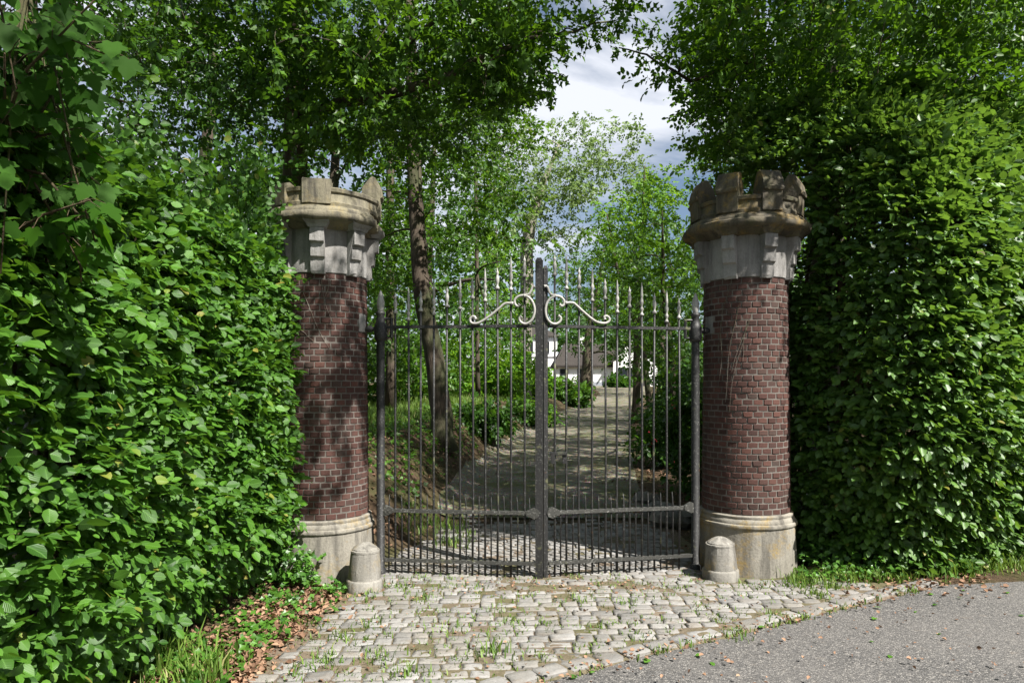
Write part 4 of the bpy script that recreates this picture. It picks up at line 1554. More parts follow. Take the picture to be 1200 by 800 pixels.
# its ivy
pl = np.stack([at(613, y_, 29.7) for y_ in np.linspace(310, 465, 60)]) + g.normal(0, 0.16, (60, 3))
n_ = 60 * 14
P_ = np.repeat(pl, 14, 0) + g.normal(0, 0.26, (n_, 3))
iv = link('climbing_ivy', leaves_mesh('climbing_ivy', P_, g.normal(0, 1, (n_, 3)) - [0, 0, 0.6], np.array([0, -0.9, 0.4]) + g.normal(0, 0.4, (n_, 3)), g.uniform(0.1, 0.19, n_), T_LOBE, g.uniform(0, 1, n_)), M['shrub_leaf'])
tag(iv, 'ivy climbing the pale trunk in the middle of the view', 'ivy')

# trees along the drive and behind: (label, foot (px, Y), trunk radius, clusters, cluster size, leaf, count, material)
wood = [
    ('linden_tree', 'bright fresh green tree to the right of the open sky', (745, 26), 0.16, [(705, 800, 225, 330, 24, 29, 80), (745, 795, 205, 260, 25, 28, 24)], 0.75, 0.15, 54, 'fresh_leaf'),
    ('oak_tree', 'dark crowned tree standing in front of the white house', (686, 66), 0.55, [(655, 745, 290, 408, 60, 70, 90), (715, 770, 350, 428, 60, 68, 34)], 1.6, 0.30, 48, 'dark_leaf'),
    ('ash_tree', 'slender dark tree with forked stem right of the gate centre', (765, 23), 0.11, [(690, 770, 250, 370, 19, 24, 50), (650, 720, 290, 360, 22, 28, 20)], 0.6, 0.12, 48, 'canopy_leaf'),
    ('hazel_tree', 'leafy tree seen through the right end of the gate', (790, 15), 0.10, [(730, 820, 260, 440, 13, 18, 80)], 0.5, 0.10, 60, 'canopy_leaf'),
    ('alder_tree', 'dark tree between the leaning trunk and the pale trunk', (560, 24), 0.08, [(520, 605, 180, 400, 21, 28, 75), (480, 610, -120, 150, 21, 28, 60)], 0.8, 0.15, 60, 'dark_leaf'),
    ('hornbeam_tree', 'leafy tree seen between the left pillar and the leaning trunk', (458, 18), 0.13, [(425, 500, 210, 420, 16, 22, 75), (400, 520, -150, 180, 16, 22, 50)], 0.65, 0.13, 60, 'shrub_leaf'),
    ('elm_tree', 'tall tree behind the leaning trunk, further into the wood', (500, 34), 0.24, [(440, 600, 120, 330, 32, 40, 85)], 1.2, 0.22, 54, 'dark_leaf'),
    ('birch_tree', 'light green tree left of the white house', (585, 46), 0.20, [(545, 615, 270, 400, 42, 52, 60)], 1.2, 0.24, 48, 'fresh_leaf'),
    ('chestnut_tree', 'dark tree to the right of the white house', (775, 52), 0.3, [(735, 830, 280, 430, 46, 56, 85)], 1.2, 0.24, 54, 'dark_leaf'),
    ('beech_tree', 'dark tree behind the left pillar, deeper in the wood', (385, 17), 0.2, [(330, 450, 60, 330, 14, 20, 95)], 0.75, 0.14, 60, 'dark_leaf'),
    ('oak_tree', 'dark tree far behind the left hedge', (230, 18), 0.25, [(130, 340, -20, 280, 14, 21, 120)], 0.9, 0.16, 60, 'dark_leaf'),
    ('sycamore_tree', 'tree behind the right pillar, seen above its left battlements', (850, 24), 0.2, [(815, 960, 60, 260, 20, 27, 100)], 1.0, 0.18, 60, 'canopy_leaf'),
]
for i, (nm, lab, (fx, fy), tr_, reg, cr_, lf, nl_, mt) in enumerate(wood):
    gg = np.random.default_rng(300 + i)
    cl = fill(gg, reg)
    x0 = (fx - 600) / FPX * fy
    top = cl[:, 2].max()
    z0 = float(ground_z(x0, fy)) - 0.1
    mx = cl[:, 0].mean()
    tree(nm, lab, [(x0, fy, z0, tr_), (x0 * 0.8 + mx * 0.2, fy, z0 + (top - z0) * 0.4, tr_ * 0.8), (mx * 0.7 + x0 * 0.3, fy + 0.3, z0 + (top - z0) * 0.7, tr_ * 0.5), (mx, fy, top, tr_ * 0.15)],
         cl, cr_, lf, nl_, T_OVAL, M[mt], M['bark'], 400 + i, limb=0.9 + cr_ * 0.3)

for i, (lab, x, y, h) in enumerate((('tall tree rising behind the right hedge at the picture edge', 9.2, 12.0, 15.0), ('tall tree behind the spreading tree on the right', 11.5, 18.5, 17.0), ('tall tree further back to the right of the drive', 13.0, 27.0, 18.0))):
    gg = np.random.default_rng(350 + i)
    tree('beech_tree', lab, [(x, y, 0.3, 0.3), (x, y, h * 0.4, 0.24), (x + 0.3, y, h * 0.7, 0.15), (x, y, h, 0.04)], blob(gg, [(x, y, h * 0.62, 3.6, 3.6, h * 0.36, 120)]), 1.0, 0.17, 60, T_OVAL, M['canopy_leaf'], M['bark'], 450 + i, limb=1.1)

# shrubs
shrubs = [
    ('shrub', 'bright green shrub on the bank behind the left gate post', 455, 20, 430, 1.1, 1.2, 'shrub_leaf'),
    ('shrub', 'green shrub on the bank left of the leaning trunk', 492, 23, 432, 1.3, 1.4, 'shrub_leaf'),
    ('shrub', 'bright shrub just right of the leaning trunk', 555, 26, 425, 1.5, 1.6, 'fresh_leaf'),
    ('shrub', 'fresh green shrub at the foot of the pale trunk', 590, 27, 440, 1.2, 1.3, 'fresh_leaf'),
    ('shrub', 'fresh shrub below the taller white house block', 622, 36, 448, 1.2, 0.9, 'fresh_leaf'),
    ('shrub', 'low rounded shrub along the left edge of the drive', 664, 36, 470, 1.3, 0.6, 'shrub_leaf'),
    ('shrub', 'low shrub on the left drive edge nearer the gate', 615, 24, 492, 1.0, 0.35, 'shrub_leaf'),
    ('shrub', 'low dark shrub on the bank right of the leaning trunk', 562, 17, 488, 0.7, 0.35, 'dark_leaf'),
    ('rhododendron', 'dark shrub with a few red blooms right of the drive', 783, 14.5, 490, 0.62, 0.72, 'dark_leaf'),
    ('rhododendron', 'broad dark shrub right of the drive beyond the red blooms', 800, 21, 455, 1.0, 1.2, 'dark_leaf'),
    ('rhododendron', 'dark shrub close behind the right gate post', 822, 11.2, 500, 0.6, 1.1, 'dark_leaf'),
    ('shrub', 'shrub at the far right bend of the drive', 800, 36, 446, 1.3, 1.2, 'shrub_leaf'),
    ('shrub', 'clipped green shrub before the gable of the white house', 726, 76, 447, 1.0, 0.5, 'dark_leaf'),
]
for i, (nm, lab, px, Y, py, rx, rz, mt) in enumerate(shrubs):
    gg = np.random.default_rng(500 + i)
    p = at(px, py, Y)
    z0 = float(ground_z(p[0], Y))
    cz = z0 + rz * 0.85
    cl = blob(gg, [(p[0], Y, cz, rx, rx * 0.8, rz, 46)])
    cl[:, 2] = np.maximum(cl[:, 2], z0 + 0.1)
    lf = 0.055 + 0.0045 * Y
    t_ = tree(nm, lab, [(p[0], Y, z0 - 0.1, 0.05), (p[0] + 0.05, Y, z0 + rz * 0.5, 0.04), (p[0], Y, z0 + rz * 1.1, 0.02)], cl, 0.38 * max(1, rx * 0.7), lf, 84 if Y < 20 else 60, T_OVAL, M[mt], M['twig'], 520 + i, group='shrubs beside the driveway', cat='shrub', kids=('stem', 'foliage'))
    if 'red blooms' in lab and 'few' in lab:
        fl = cl[gg.choice(len(cl), 9, replace=False)]
        nn = 9 * 8
        P_ = np.repeat(fl, 8, 0) + gg.normal(0, 0.05, (nn, 3)) + np.array([-0.1, -0.35, 0.05])
        link('bloom', leaves_mesh('bloom', P_ - np.array(t_.location), gg.normal(0, 1, (nn, 3)), np.array([0, -0.7, 0.5]) + gg.normal(0, 0.5, (nn, 3)), gg.uniform(0.05, 0.08, nn), T_OVAL, gg.uniform(0, 1, nn)), M['red_flower'], t_)

# far wood: one mass behind house and trees
gg = np.random.default_rng(77)
n_ = 34000
X_ = gg.uniform(-110, 130, n_)
Yc = 98 + 22 * gg.uniform(0, 1, n_) - 0.0012 * X_ ** 2
hh = 27 + 4 * np.sin(X_ * 0.13) + 3 * np.sin(X_ * 0.37 + 1) + 2 * np.sin(X_ * 0.9)
hh = np.where((X_ > 1) & (X_ < 26), hh * 0.45, hh)
P_ = np.stack([X_, Yc, 1.5 + hh * gg.uniform(0, 1, n_) ** 0.8], 1)
P_ += 1.6 * norm(gg.normal(0, 1, (n_, 3)))
o = link('far_wood', leaves_mesh('far_wood', P_, gg.normal(0, 1, (n_, 3)), np.array([0.2, -0.6, 0.6]) + gg.normal(0, 0.5, (n_, 3)), gg.uniform(0.6, 1.5, n_), T_DIAM, gg.uniform(0, 1, n_)), M['dark_leaf'])
tag(o, 'far wood closing the view behind the house', 'wood', None, 'stuff')
# unseen wood behind the viewer, added to cut the sky's fill light
n_ = 14000
X_ = gg.uniform(-45, 45, n_)
Z_ = (11 + 3 * np.sin(X_ * 0.3)) * gg.uniform(0, 1, n_) ** 0.8
P_ = np.stack([X_, -13 - gg.uniform(0, 7, n_) - 0.004 * X_ ** 2 * 0, Z_ + 0.3], 1)
o = link('sky_screen_wood', leaves_mesh('sky_screen_wood', P_, gg.normal(0, 1, (n_, 3)), np.array([0, 0.6, 0.6]) + gg.normal(0, 0.5, (n_, 3)), gg.uniform(0.35, 0.8, n_), T_DIAM, gg.uniform(0, 1, n_)), M['dark_leaf'])
tag(o, 'unseen wood added across the road to dim the sky light', 'wood', None, 'stuff')
# wood to either side behind the hedges
for sx, lab in ((-1, 'dense undergrowth of the wood behind the left hedge'), (1, 'dense undergrowth of the wood behind the right hedge')):
    n_ = 16000
    Y_ = gg.uniform(10, 60, n_)
    X_ = sx * (gg.uniform(2.6, 9, n_) + Y_ * (0.32 if sx > 0 else 0.22))
    H_ = 2.2 + 0.10 * Y_ + 1.2 * np.sin(X_ * 0.8) * np.sin(Y_ * 0.5)
    Z_ = ground_z(X_, Y_) + np.maximum(0.1, H_ * gg.uniform(0, 1, n_))
    P_ = np.stack([X_, Y_, Z_], 1)
    o = link('undergrowth', leaves_mesh('undergrowth', P_, gg.normal(0, 1, (n_, 3)), np.array([0, -0.5, 0.7]) + gg.normal(0, 0.4, (n_, 3)), 0.10 + 0.008 * Y_ * gg.uniform(0.7, 1.3, n_), T_DIAM, gg.uniform(0, 1, n_)), M['dark_leaf'])
    tag(o, lab, 'undergrowth', None, 'stuff')

# ------------------------------------------------------------------ white house
HZ = 1.80


def wbox(mbn, x0, x1, y0, y1, z0, z1):
    mbn.box((x0, y0, z0), (x1, y1, z1))


def window(root, x, z, w, h, Y, org, n_x=2):
    mb = MB(org)
    fr = 0.07
    mb.box((x - w / 2, Y - 0.06, z - h / 2), (x - w / 2 + fr, Y - 0.005, z + h / 2))
    mb.box((x + w / 2 - fr, Y - 0.06, z - h / 2), (x + w / 2, Y - 0.005, z + h / 2))
    mb.box((x - w / 2 + fr, Y - 0.06, z - h / 2), (x + w / 2 - fr, Y - 0.005, z - h / 2 + fr))
    mb.box((x - w / 2 + fr, Y - 0.06, z + h / 2 - fr), (x + w / 2 - fr, Y - 0.005, z + h / 2))
    for k in range(1, n_x):
        xx = x - w / 2 + w * k / n_x
        mb.box((xx - 0.025, Y - 0.055, z - h / 2 + fr), (xx + 0.025, Y - 0.006, z + h / 2 - fr))
    wd = mb.build('window', M['dark_wood'], root)
    mb = MB(org)
    mb.box((x - w / 2 + 0.01, Y - 0.03, z - h / 2 + 0.01), (x + w / 2 - 0.01, Y - 0.003, z + h / 2 - 0.01))
    mb.build('pane', M['glass'], wd)
    mb = MB(org)
    mb.box((x - w / 2 - 0.08, Y - 0.14, z - h / 2 - 0.1), (x + w / 2 + 0.08, Y - 0.004, z - h / 2 - 0.01))
    mb.build('sill', M['grey_plinth'], wd)


Xa = lambda px, Y: (px - 600) / FPX * Y
# low wing with the dark roof and the gabled cross wing
Yh = 83.0
org = np.array([Xa(700, Yh), Yh, HZ])
hw = thing('house', 'low white house wing with steep dark roof and gable at the head of the drive', 'house', org)
x0, x1 = Xa(652, Yh), Xa(717, Yh)
mb = MB(org)
mb.box((x0, Yh, HZ - 0.5), (x1, Yh + 6.5, HZ + 2.6))
mb.build('wall', M['white_wall'], hw)
mb = MB(org)
mb.box((x0 - 0.04, Yh - 0.05, HZ - 0.4), (x1, Yh - 0.002, HZ + 0.55))
mb.build('plinth', M['grey_plinth'], hw)
mb = MB(org)
ze, zr_ = HZ + 2.55, HZ + 5.4
V = [(x0 - 0.4, Yh - 0.5, ze), (x1 + 1.5, Yh - 0.5, ze), (x1 + 1.5, Yh + 7.0, ze), (x0 - 0.4, Yh + 7.0, ze), (x0 + 1.2, Yh + 3.2, zr_), (x1 + 1.5, Yh + 3.2, zr_)]
V += [(x0 - 0.4, Yh - 0.5, ze - 0.22), (x1 + 1.5, Yh - 0.5, ze - 0.22), (x1 + 1.5, Yh + 7.0, ze - 0.22), (x0 - 0.4, Yh + 7.0, ze - 0.22)]
mb.add(V, [(0, 1, 5, 4), (1, 2, 5), (2, 3, 4, 5), (3, 0, 4), (6, 7, 1, 0), (7, 8, 2, 1), (8, 9, 3, 2), (9, 6, 0, 3), (9, 8, 7, 6)])
rf = mb.build('roof', M['thatch'], hw)
mb = MB(org)
mb.box((x0 + 3.0, Yh + 2.8, zr_ - 0.5), (x0 + 3.8, Yh + 3.6, zr_ + 0.9))
mb.build('chimney', M['white_wall'], rf)
window(hw, Xa(661, Yh), HZ + 1.45, 1.0, 1.35, Yh, org)
window(hw, Xa(681, Yh), HZ + 1.45, 0.9, 1.35, Yh, org)
gx0, gx1, Yg = Xa(717, Yh) + 0.02, Xa(768, Yh), Yh - 1.2
mb = MB(org)
zt = HZ + 3.0
xm = (gx0 + gx1) / 2
za = HZ + 6.2
V = [(gx0, Yg, HZ - 0.5), (gx1, Yg, HZ - 0.5), (gx1, Yg, zt), (xm, Yg, za), (gx0, Yg, zt)]
V += [(x, y + 7, z) for x, y, z in V]
mb.add(V, [(0, 1, 2, 3, 4), (9, 8, 7, 6, 5), (0, 5, 6, 1), (1, 6, 7, 2), (4, 9, 5, 0)])
mb.build('gable_wall', M['white_wall'], hw)
mb = MB(org)
for (xa, za_, xb, zb_) in ((gx0 - 0.35, zt - 0.35, xm, za + 0.05), (gx1 + 0.35, zt - 0.35, xm, za + 0.05)):
    V = [(xa, Yg - 0.3, za_), (xb, Yg - 0.3, zb_), (xb, Yg + 7.2, zb_), (xa, Yg + 7.2, za_)]
    V += [(x, y, z + 0.3) for x, y, z in V]
    mb.add(V, [(0, 1, 2, 3), (7, 6, 5, 4), (0, 4, 5, 1), (1, 5, 6, 2), (2, 6, 7, 3), (3, 7, 4, 0)])
mb.build('gable_roof', M['thatch'], hw)
window(hw, Xa(729, Yg), HZ + 1.5, 1.3, 1.5, Yg, org)
window(hw, Xa(741, Yg), HZ + 1.5, 1.1, 1.5, Yg, org)
mb = MB(org)
mb.box((Xa(752, Yg) - 0.5, Yg - 0.06, HZ - 0.05), (Xa(752, Yg) + 0.5, Yg - 0.003, HZ + 2.1))
dd_ = mb.build('door', M['dark_wood'], hw)
mb = MB(org)
mb.tube([(Xa(752, Yg) + 0.35, Yg - 0.11, HZ + 1.0), (Xa(752, Yg) + 0.35, Yg - 0.05, HZ + 1.0)], 0.04, 8)
mb.build('handle', M['silver'], dd_)
# tall white block behind
Yt = 93.0
org = np.array([Xa(628, Yt), Yt, HZ])
ht = thing('house', 'taller white house block standing behind the low wing', 'house', org)
x0, x1 = Xa(604, Yt), Xa(653, Yt)
zt = CAM_H + (HORY - 394) / FPX * Yt
mb = MB(org)
mb.box((x0, Yt, HZ - 0.5), (x1, Yt + 8, zt))
mb.build('wall', M['white_wall'], ht)
mb = MB(org)
zc_ = CAM_H + (HORY - 417) / FPX * Yt
mb.box((x0 - 0.1, Yt - 0.14, zc_ - 0.1), (x1 + 0.1, Yt - 0.003, zc_ + 0.12))
mb.build('string_course', M['white_wall'], ht)
mb = MB(org)
V = [(x0 - 0.4, Yt - 0.4, zt + 0.002), (x1 + 0.4, Yt - 0.4, zt + 0.002), (x1 + 0.4, Yt + 8.4, zt + 0.002), (x0 - 0.4, Yt + 8.4, zt + 0.002), (x0 + 2, Yt + 4, zt + 1.6), (x1 - 2, Yt + 4, zt + 1.6)]
mb.add(V, [(0, 1, 5, 4), (1, 2, 5), (2, 3, 4, 5), (3, 0, 4), (3, 2, 1, 0)])
mb.build('roof', M['thatch'], ht)
window(ht, Xa(639, Yt), CAM_H + (HORY - 407) / FPX * Yt, 1.1, 1.6, Yt, org)
window(ht, Xa(620, Yt), CAM_H + (HORY - 407) / FPX * Yt, 1.1, 1.6, Yt, org)
window(ht, Xa(639, Yt), HZ + 1.7, 1.1, 1.7, Yt, org)
# annex at right
Yx = 88.0
org = np.array([Xa(774, Yx), Yx, HZ])
hx = thing('outbuilding', 'small white outbuilding at the far right of the house', 'outbuilding', org)
mb = MB(org)
mb.box((Xa(769, Yx), Yx, HZ - 0.5), (Xa(800, Yx), Yx + 5, HZ + 2.3))
mb.build('wall', M['white_wall'], hx)
mb = MB(org)
x0, x1 = Xa(769, Yx) - 0.3, Xa(800, Yx) + 0.3
V = [(x0, Yx - 0.4, HZ + 2.302), (x1, Yx - 0.4, HZ + 2.302), (x1, Yx + 5.4, HZ + 2.302), (x0, Yx + 5.4, HZ + 2.302), (x0, Yx + 2.5, HZ + 4), (x1, Yx + 2.5, HZ + 4)]
mb.add(V, [(0, 1, 5, 4), (1, 2, 5), (2, 3, 4, 5), (3, 0, 4), (3, 2, 1, 0)])
mb.build('roof', M['thatch'], hx)

# ------------------------------------------------------------------ maple shoots hanging in from the left
gg = np.random.default_rng(91)
root = thing('maple_sapling', 'maple sapling with large lobed leaves at the upper left corner', 'sapling', (-2.45, 2.75, 0))
org = np.array(root.location)
mb = MB(org)
main = np.array([(-2.45, 2.75, 0.0), (-2.40, 2.8, 1.2), (-2.28, 2.85, 2.4), (-2.15, 2.9, 3.2), (-2.05, 3.0, 4.0)])
mb.tube(main, [0.03, 0.026, 0.02, 0.014, 0.008], 8)
LP, LD, LN, LS = [], [], [], []
for i in range(34):
    f = gg.uniform(0.48, 1.0)
    a = np.array([np.interp(f * 4, range(5), main[:, q]) for q in range(3)])
    e = at(gg.uniform(-25, 128), gg.uniform(-30, 345), gg.uniform(2.35, 3.3))
    # keep the shoots near the hedge side
    m1 = (a + e) / 2 + np.array([0, 0, 0.10]) + gg.normal(0, 0.04, 3)
    pts = [a, m1, e]
    mb.tube(pts, [0.008, 0.006, 0.003], 5)
    for k in range(9):
        t = gg.uniform(0.35, 1.05)
        b = (1 - t) ** 2 * a + 2 * t * (1 - t) * (m1 * 2 - (a + e) / 2) + t * t * e
        st = gg.normal(0, 0.05, 3) + np.array([0.02, -0.03, -0.01])
        p = b + st
        mb.tube([b, (b + p) / 2 + np.array([0, 0, 0.012]), p], 0.0016, 4, cap=False)
        LP.append(p)
        LD.append(norm(st + np.array([0.15, -0.1, -0.75]) + gg.normal(0, 0.35, 3)))
        LN.append(np.array([0.35, -0.45, 0.75]) + gg.normal(0, 0.3, 3))
        LS.append(gg.uniform(0.05, 0.105))
mb.build('stem', M['twig'], root, sm=True)
LP, LD, LN, LS = np.array(LP), np.array(LD), np.array(LN), np.array(LS)
sel = np.arange(len(LP))
single_leaves(root, LP[:298], LD[:298], LN[:298], LS[:298], T_MAPLE, M['maple_leaf'], gg, 'maple')
o = link('foliage', leaves_mesh('foliage', LP[298:] - org, LD[298:], LN[298:], LS[298:], T_MAPLE, gg.uniform(0, 1, len(LP) - 298)), M['maple_leaf'], root) if len(LP) > 298 else None
if o: o['kind'] = 'stuff'

# ------------------------------------------------------------------ ivy, grass, litter
gg = np.random.default_rng(61)


def patch_leaves(name, label, cat, pts, per, spread, size, T, mat, kind='stuff', up=(0, -0.35, 0.8), zmin=0.02, rise=0.12):
    n = len(pts) * per
    P = np.repeat(np.array(pts), per, 0) + gg.normal(0, 1, (n, 3)) * np.array([spread, spread, 0])
    P[:, 2] = np.maximum(P[:, 2], ground_z(P[:, 0], P[:, 1])) + np.abs(gg.normal(0, rise, n)) + zmin
    ok = pillar_clear(P, 0.515)
    for k in 'LR':
        ok &= np.hypot(P[:, 0] - BOLL[k][0], P[:, 1] - BOLL[k][1]) > 0.19
    P = P[ok]
    n = len(P)
    me = leaves_mesh(name, P, gg.normal(0, 1, (n, 3)) * [1, 1, 0.35], np.array(up) + gg.normal(0, 0.4, (n, 3)), gg.uniform(0.6, 1.25, n) * size, T, gg.uniform(0, 1, n), gg.uniform(0.3, 2, n))
    o = link(name, me, mat)
    tag(o, label, cat, None, kind)
    return o


iv = [(-2.25 + gg.uniform(0, 0.42), gg.uniform(5.75, 6.25), 0) for _ in range(60)]
P_l = []
for i in range(70):                        # climbing mound at the foot of the left pillar
    t = gg.uniform(0, 1)
    x = -2.45 + 0.62 * gg.uniform(0, 1)
    P_l.append((x, 6.20 + 0.10 * gg.uniform(-1, 1) - 0.05 * (x + 2.2), max(0.05, (0.62 - 1.0 * max(0, x + 2.15)) * gg.uniform(0, 1))))
patch_leaves('ivy_mound', 'ivy heaped against the foot of the left pillar', 'ivy', P_l, 12, 0.05, 0.062, T_LOBE, M['ivy_leaf'], up=(0.2, -0.7, 0.6), rise=0.05)
patch_leaves('ivy_creepers', 'ivy and weeds creeping over the litter by the left hedge', 'ivy', [(np.interp(y_, [3.6, 6.2], [-2.05, -1.95]) + gg.normal(0, 0.22), y_, 0) for y_ in gg.uniform(3.8, 6.3, 130)] + [(-1.57 + gg.normal(0, 0.05), 6.18 + gg.normal(0, 0.06), 0) for _ in range(10)], 6, 0.06, 0.06, T_LOBE, M['ivy_leaf'], rise=0.035)
patch_leaves('ivy_mound', 'ivy and nettles at the foot of the right hedge beside the pillar', 'ivy', [(gg.uniform(2.85, 3.7), gg.uniform(6.5, 7.1), 0) for _ in range(60)], 10, 0.07, 0.055, T_LOBE, M['ivy_leaf'], rise=0.11)
patch_leaves('weeds', 'leafy weeds along the verge below the right hedge', 'weeds', [(x_, np.interp(x_, [2.7, 4.2, 6.5], [6.35, 6.75, 7.3]) + abs(gg.normal(0, 0.18)), 0) for x_ in gg.uniform(2.7, 6.2, 120)], 7, 0.06, 0.05, T_OVAL, M['ivy_leaf'], rise=0.05)


pts_b = []
for _ in range(330):
    y_ = gg.uniform(8.6, 19)
    x_ = float(drive_x(y_) - drive_w(y_)) - abs(gg.normal(0.9, 0.75))
    pts_b.append((x_, y_, 0))
patch_leaves('ground_cover', 'low green ground cover on the bank left of the drive', 'ground cover', pts_b, 9, 0.14, 0.085, T_LOBE, M['shrub_leaf'], rise=0.06)


def blades(name, label, tufts, mat, parent=None):
    """tufts: (x, y, count, height, spread)"""
    V, loops, rn = [], [], []
    for (x, y, c, h, s_) in tufts:
        for _ in range(c):
            bx, by = x + gg.normal(0, s_), y + gg.normal(0, s_)
            bz = max(float(ground_z(bx, by)), 0.0)
            a = gg.uniform(0, 2 * math.pi)
            le = h * gg.uniform(0.5, 1.25)
            out = le * gg.uniform(0.15, 0.75)
            w = gg.uniform(0.0028, 0.0058) * (1 + h * 2.0)
            dx, dy = math.cos(a), math.sin(a)
            sx, sy = -dy * w, dx * w
            b = len(V)
            V += [(bx - sx, by - sy, bz - 0.01), (bx + sx, by + sy, bz - 0.01),
                  (bx + dx * out * 0.35 + sx * 0.8, by + dy * out * 0.35 + sy * 0.8, bz + le * 0.55), (bx + dx * out * 0.35 - sx * 0.8, by + dy * out * 0.35 - sy * 0.8, bz + le * 0.55),
                  (bx + dx * out, by + dy * out, bz + le * 0.85)]
            loops.append((b, b + 1, b + 2, b + 3))
            loops.append((b + 3, b + 2, b + 4))
            rn += [gg.uniform(0, 1)] * 5
    lo = np.concatenate([np.array(l) for l in loops])
    tt = np.array([len(l) for l in loops])
    st = np.concatenate([[0], np.cumsum(tt)[:-1]])
    o = link(name, mesh_np(name, np.array(V), lo, st, tt, None, np.array(rn)), mat, parent)
    tag(o, label, 'grass', None, 'stuff')
    return o


def gp(px, py):
    Y = CAM_H * FPX / (py - HORY)
    return (px - 600) / FPX * Y, Y


tf = []
for (px, py, n, h) in [(583, 768, 26, 0.13), (582, 748, 14, 0.08), (432, 735, 22, 0.09), (400, 750, 20, 0.10), (470, 690, 26, 0.07), (500, 700, 22, 0.07), (520, 690, 16, 0.06), (645, 735, 14, 0.06), (680, 706, 22, 0.09), (735, 708, 16, 0.06),
                       (752, 748, 26, 0.06), (560, 690, 12, 0.06), (445, 775, 24, 0.09), (480, 790, 20, 0.10), (530, 740, 20, 0.08), (575, 715, 14, 0.06), (620, 700, 12, 0.06), (865, 745, 18, 0.06), (905, 722, 24, 0.07), (955, 700, 40, 0.10),
                       (975, 690, 40, 0.10), (930, 690, 30, 0.08), (880, 690, 20, 0.06), (820, 712, 14, 0.05), (790, 690, 14, 0.06), (385, 775, 20, 0.09), (355, 790, 16, 0.1), (640, 772, 14, 0.06), (700, 760, 10, 0.05), (540, 776, 16, 0.07), (430, 700, 20, 0.08), (370, 735, 14, 0.08)]:
    x, y = gp(px, py)
    tf.append((x, y, int(n * 1.7), h * 0.95, 0.06))
for _ in range(900):
    x, y = gg.uniform(-1.6, 3.6), gg.uniform(4.1, 6.7)
    if cobble_area(x, y):
        tf.append((x, y, int(gg.integers(4, 13)), gg.uniform(0.025, 0.065), 0.045))
for _ in range(40):
    q = EA + ED * gg.uniform(-0.5, 4.6) - EN * gg.uniform(-0.01, 0.03)
    tf.append((q[0], q[1], int(gg.integers(4, 14)), gg.uniform(0.03, 0.07), 0.03))
blades('grass_tufts', 'grass tufts growing in the cobble joints', tf, M['grass'])
tf = []
for _ in range(260):
    x = gg.uniform(2.6, 6.8)
    y = np.interp(x, [2.6, 4.2, 6.8], [6.3, 6.6, 7.0]) + abs(gg.normal(0, 0.2))
    tf.append((x, y, int(gg.integers(6, 14)), gg.uniform(0.06, 0.16) * (1.0 if x < 4 else 1.3), 0.06))
blades('verge_grass', 'green grass verge below the right hedge', tf, M['grass'])
tf = []
for _ in range(26):
    tf.append((-2.05 + gg.normal(0, 0.12), gg.uniform(3.6, 4.7), 14, gg.uniform(0.12, 0.3), 0.05))
blades('long_grass', 'long grass at the foot of the left hedge', tf, M['grass'])
tf = []
for _ in range(1500):
    y = gg.uniform(9.5, 30)
    x = float(drive_x(y) - drive_w(y)) - gg.uniform(0.9, 5.0)
    if y < 12 and x > -2.4:
        continue
    tf.append((x, y, 12, gg.uniform(0.14, 0.32), 0.16))
for _ in range(60):
    tf.append((gg.uniform(-1.35, -0.5), gg.uniform(7.7, 9.0), 8, gg.uniform(0.08, 0.22), 0.06))
for _ in range(120):
    y = gg.uniform(12, 30)
    tf.append((float(drive_x(y)) + gg.uniform(-0.9, 0.9), y, 8, gg.uniform(0.04, 0.09), 0.12))
blades('bank_grass', 'bright grass on the bank inside the gate', tf, M['grass'])

# fallen leaves
T_DEAD = dict(v=np.array([(0, 0, 0), (-0.36, 0.3, 0.16), (-0.3, 0.72, 0.2), (0, 1, 0.05), (0.3, 0.72, 0.16), (0.38, 0.3, 0.22), (0, 0.5, -0.02)]), f=[(0, 6, 1), (1, 6, 2), (2, 6, 3), (0, 5, 6), (5, 4, 6), (4, 3, 6)])


def litter(name, label, P, size):
    P = np.array(P)
    n = len(P)
    P[:, 2] = np.maximum(ground_z(P[:, 0], P[:, 1]) + 0.008, np.where(road_side(P[:, 0], P[:, 1]) > -0.2, 0.008, 0.0)) + np.abs(gg.normal(0, 0.012, n)) + P[:, 2]
    ok = pillar_clear(P, 0.52)
    P = P[ok]
    n = len(P)
    o = link(name, leaves_mesh(name, P, gg.normal(0, 1, (n, 3)) * [1, 1, 0.25], np.array([0, 0, 1.0]) + gg.normal(0, 0.38, (n, 3)), gg.uniform(0.5, 1.2, n) * size, T_DEAD, gg.uniform(0, 1, n), gg.uniform(0.3, 2.2, n)), M['dead_leaf'])
    tag(o, label, 'fallen leaves', None, 'stuff')


P_ = []
for _ in range(2600):
    y = gg.uniform(3.6, 6.35)
    x = np.interp(y, [3.6, 4.3, 5.2, 6.3], [-2.0, -1.93, -1.86, -1.80]) + gg.normal(0, 0.21)
    P_.append((x, y, 0))
litter('fallen_leaves', 'brown fallen leaves between the left hedge and the cobbles', P_, 0.052)
P_ = [(gg.uniform(-1.5, 3.4), gg.uniform(4.2, 6.6), 0.02) for _ in range(260)] + [(0.3 + gg.normal(0, 0.55), 6.25 + gg.normal(0, 0.12), 0.02) for _ in range(160)]
litter('scattered_leaves', 'small dry leaves scattered over the cobbles', P_, 0.030)
P_ = []
for _ in range(170):
    q = EA + ED * gg.uniform(-1, 7) + EN * abs(gg.normal(0, 0.9))
    P_.append((q[0], q[1], 0))
for _ in range(320):
    q = EA + ED * gg.uniform(-0.6, 6) + EN * gg.normal(0.0, 0.07)
    P_.append((q[0], q[1], 0.004))
litter('scattered_leaves', 'dry leaves scattered over the asphalt road', P_, 0.032)
P_ = []
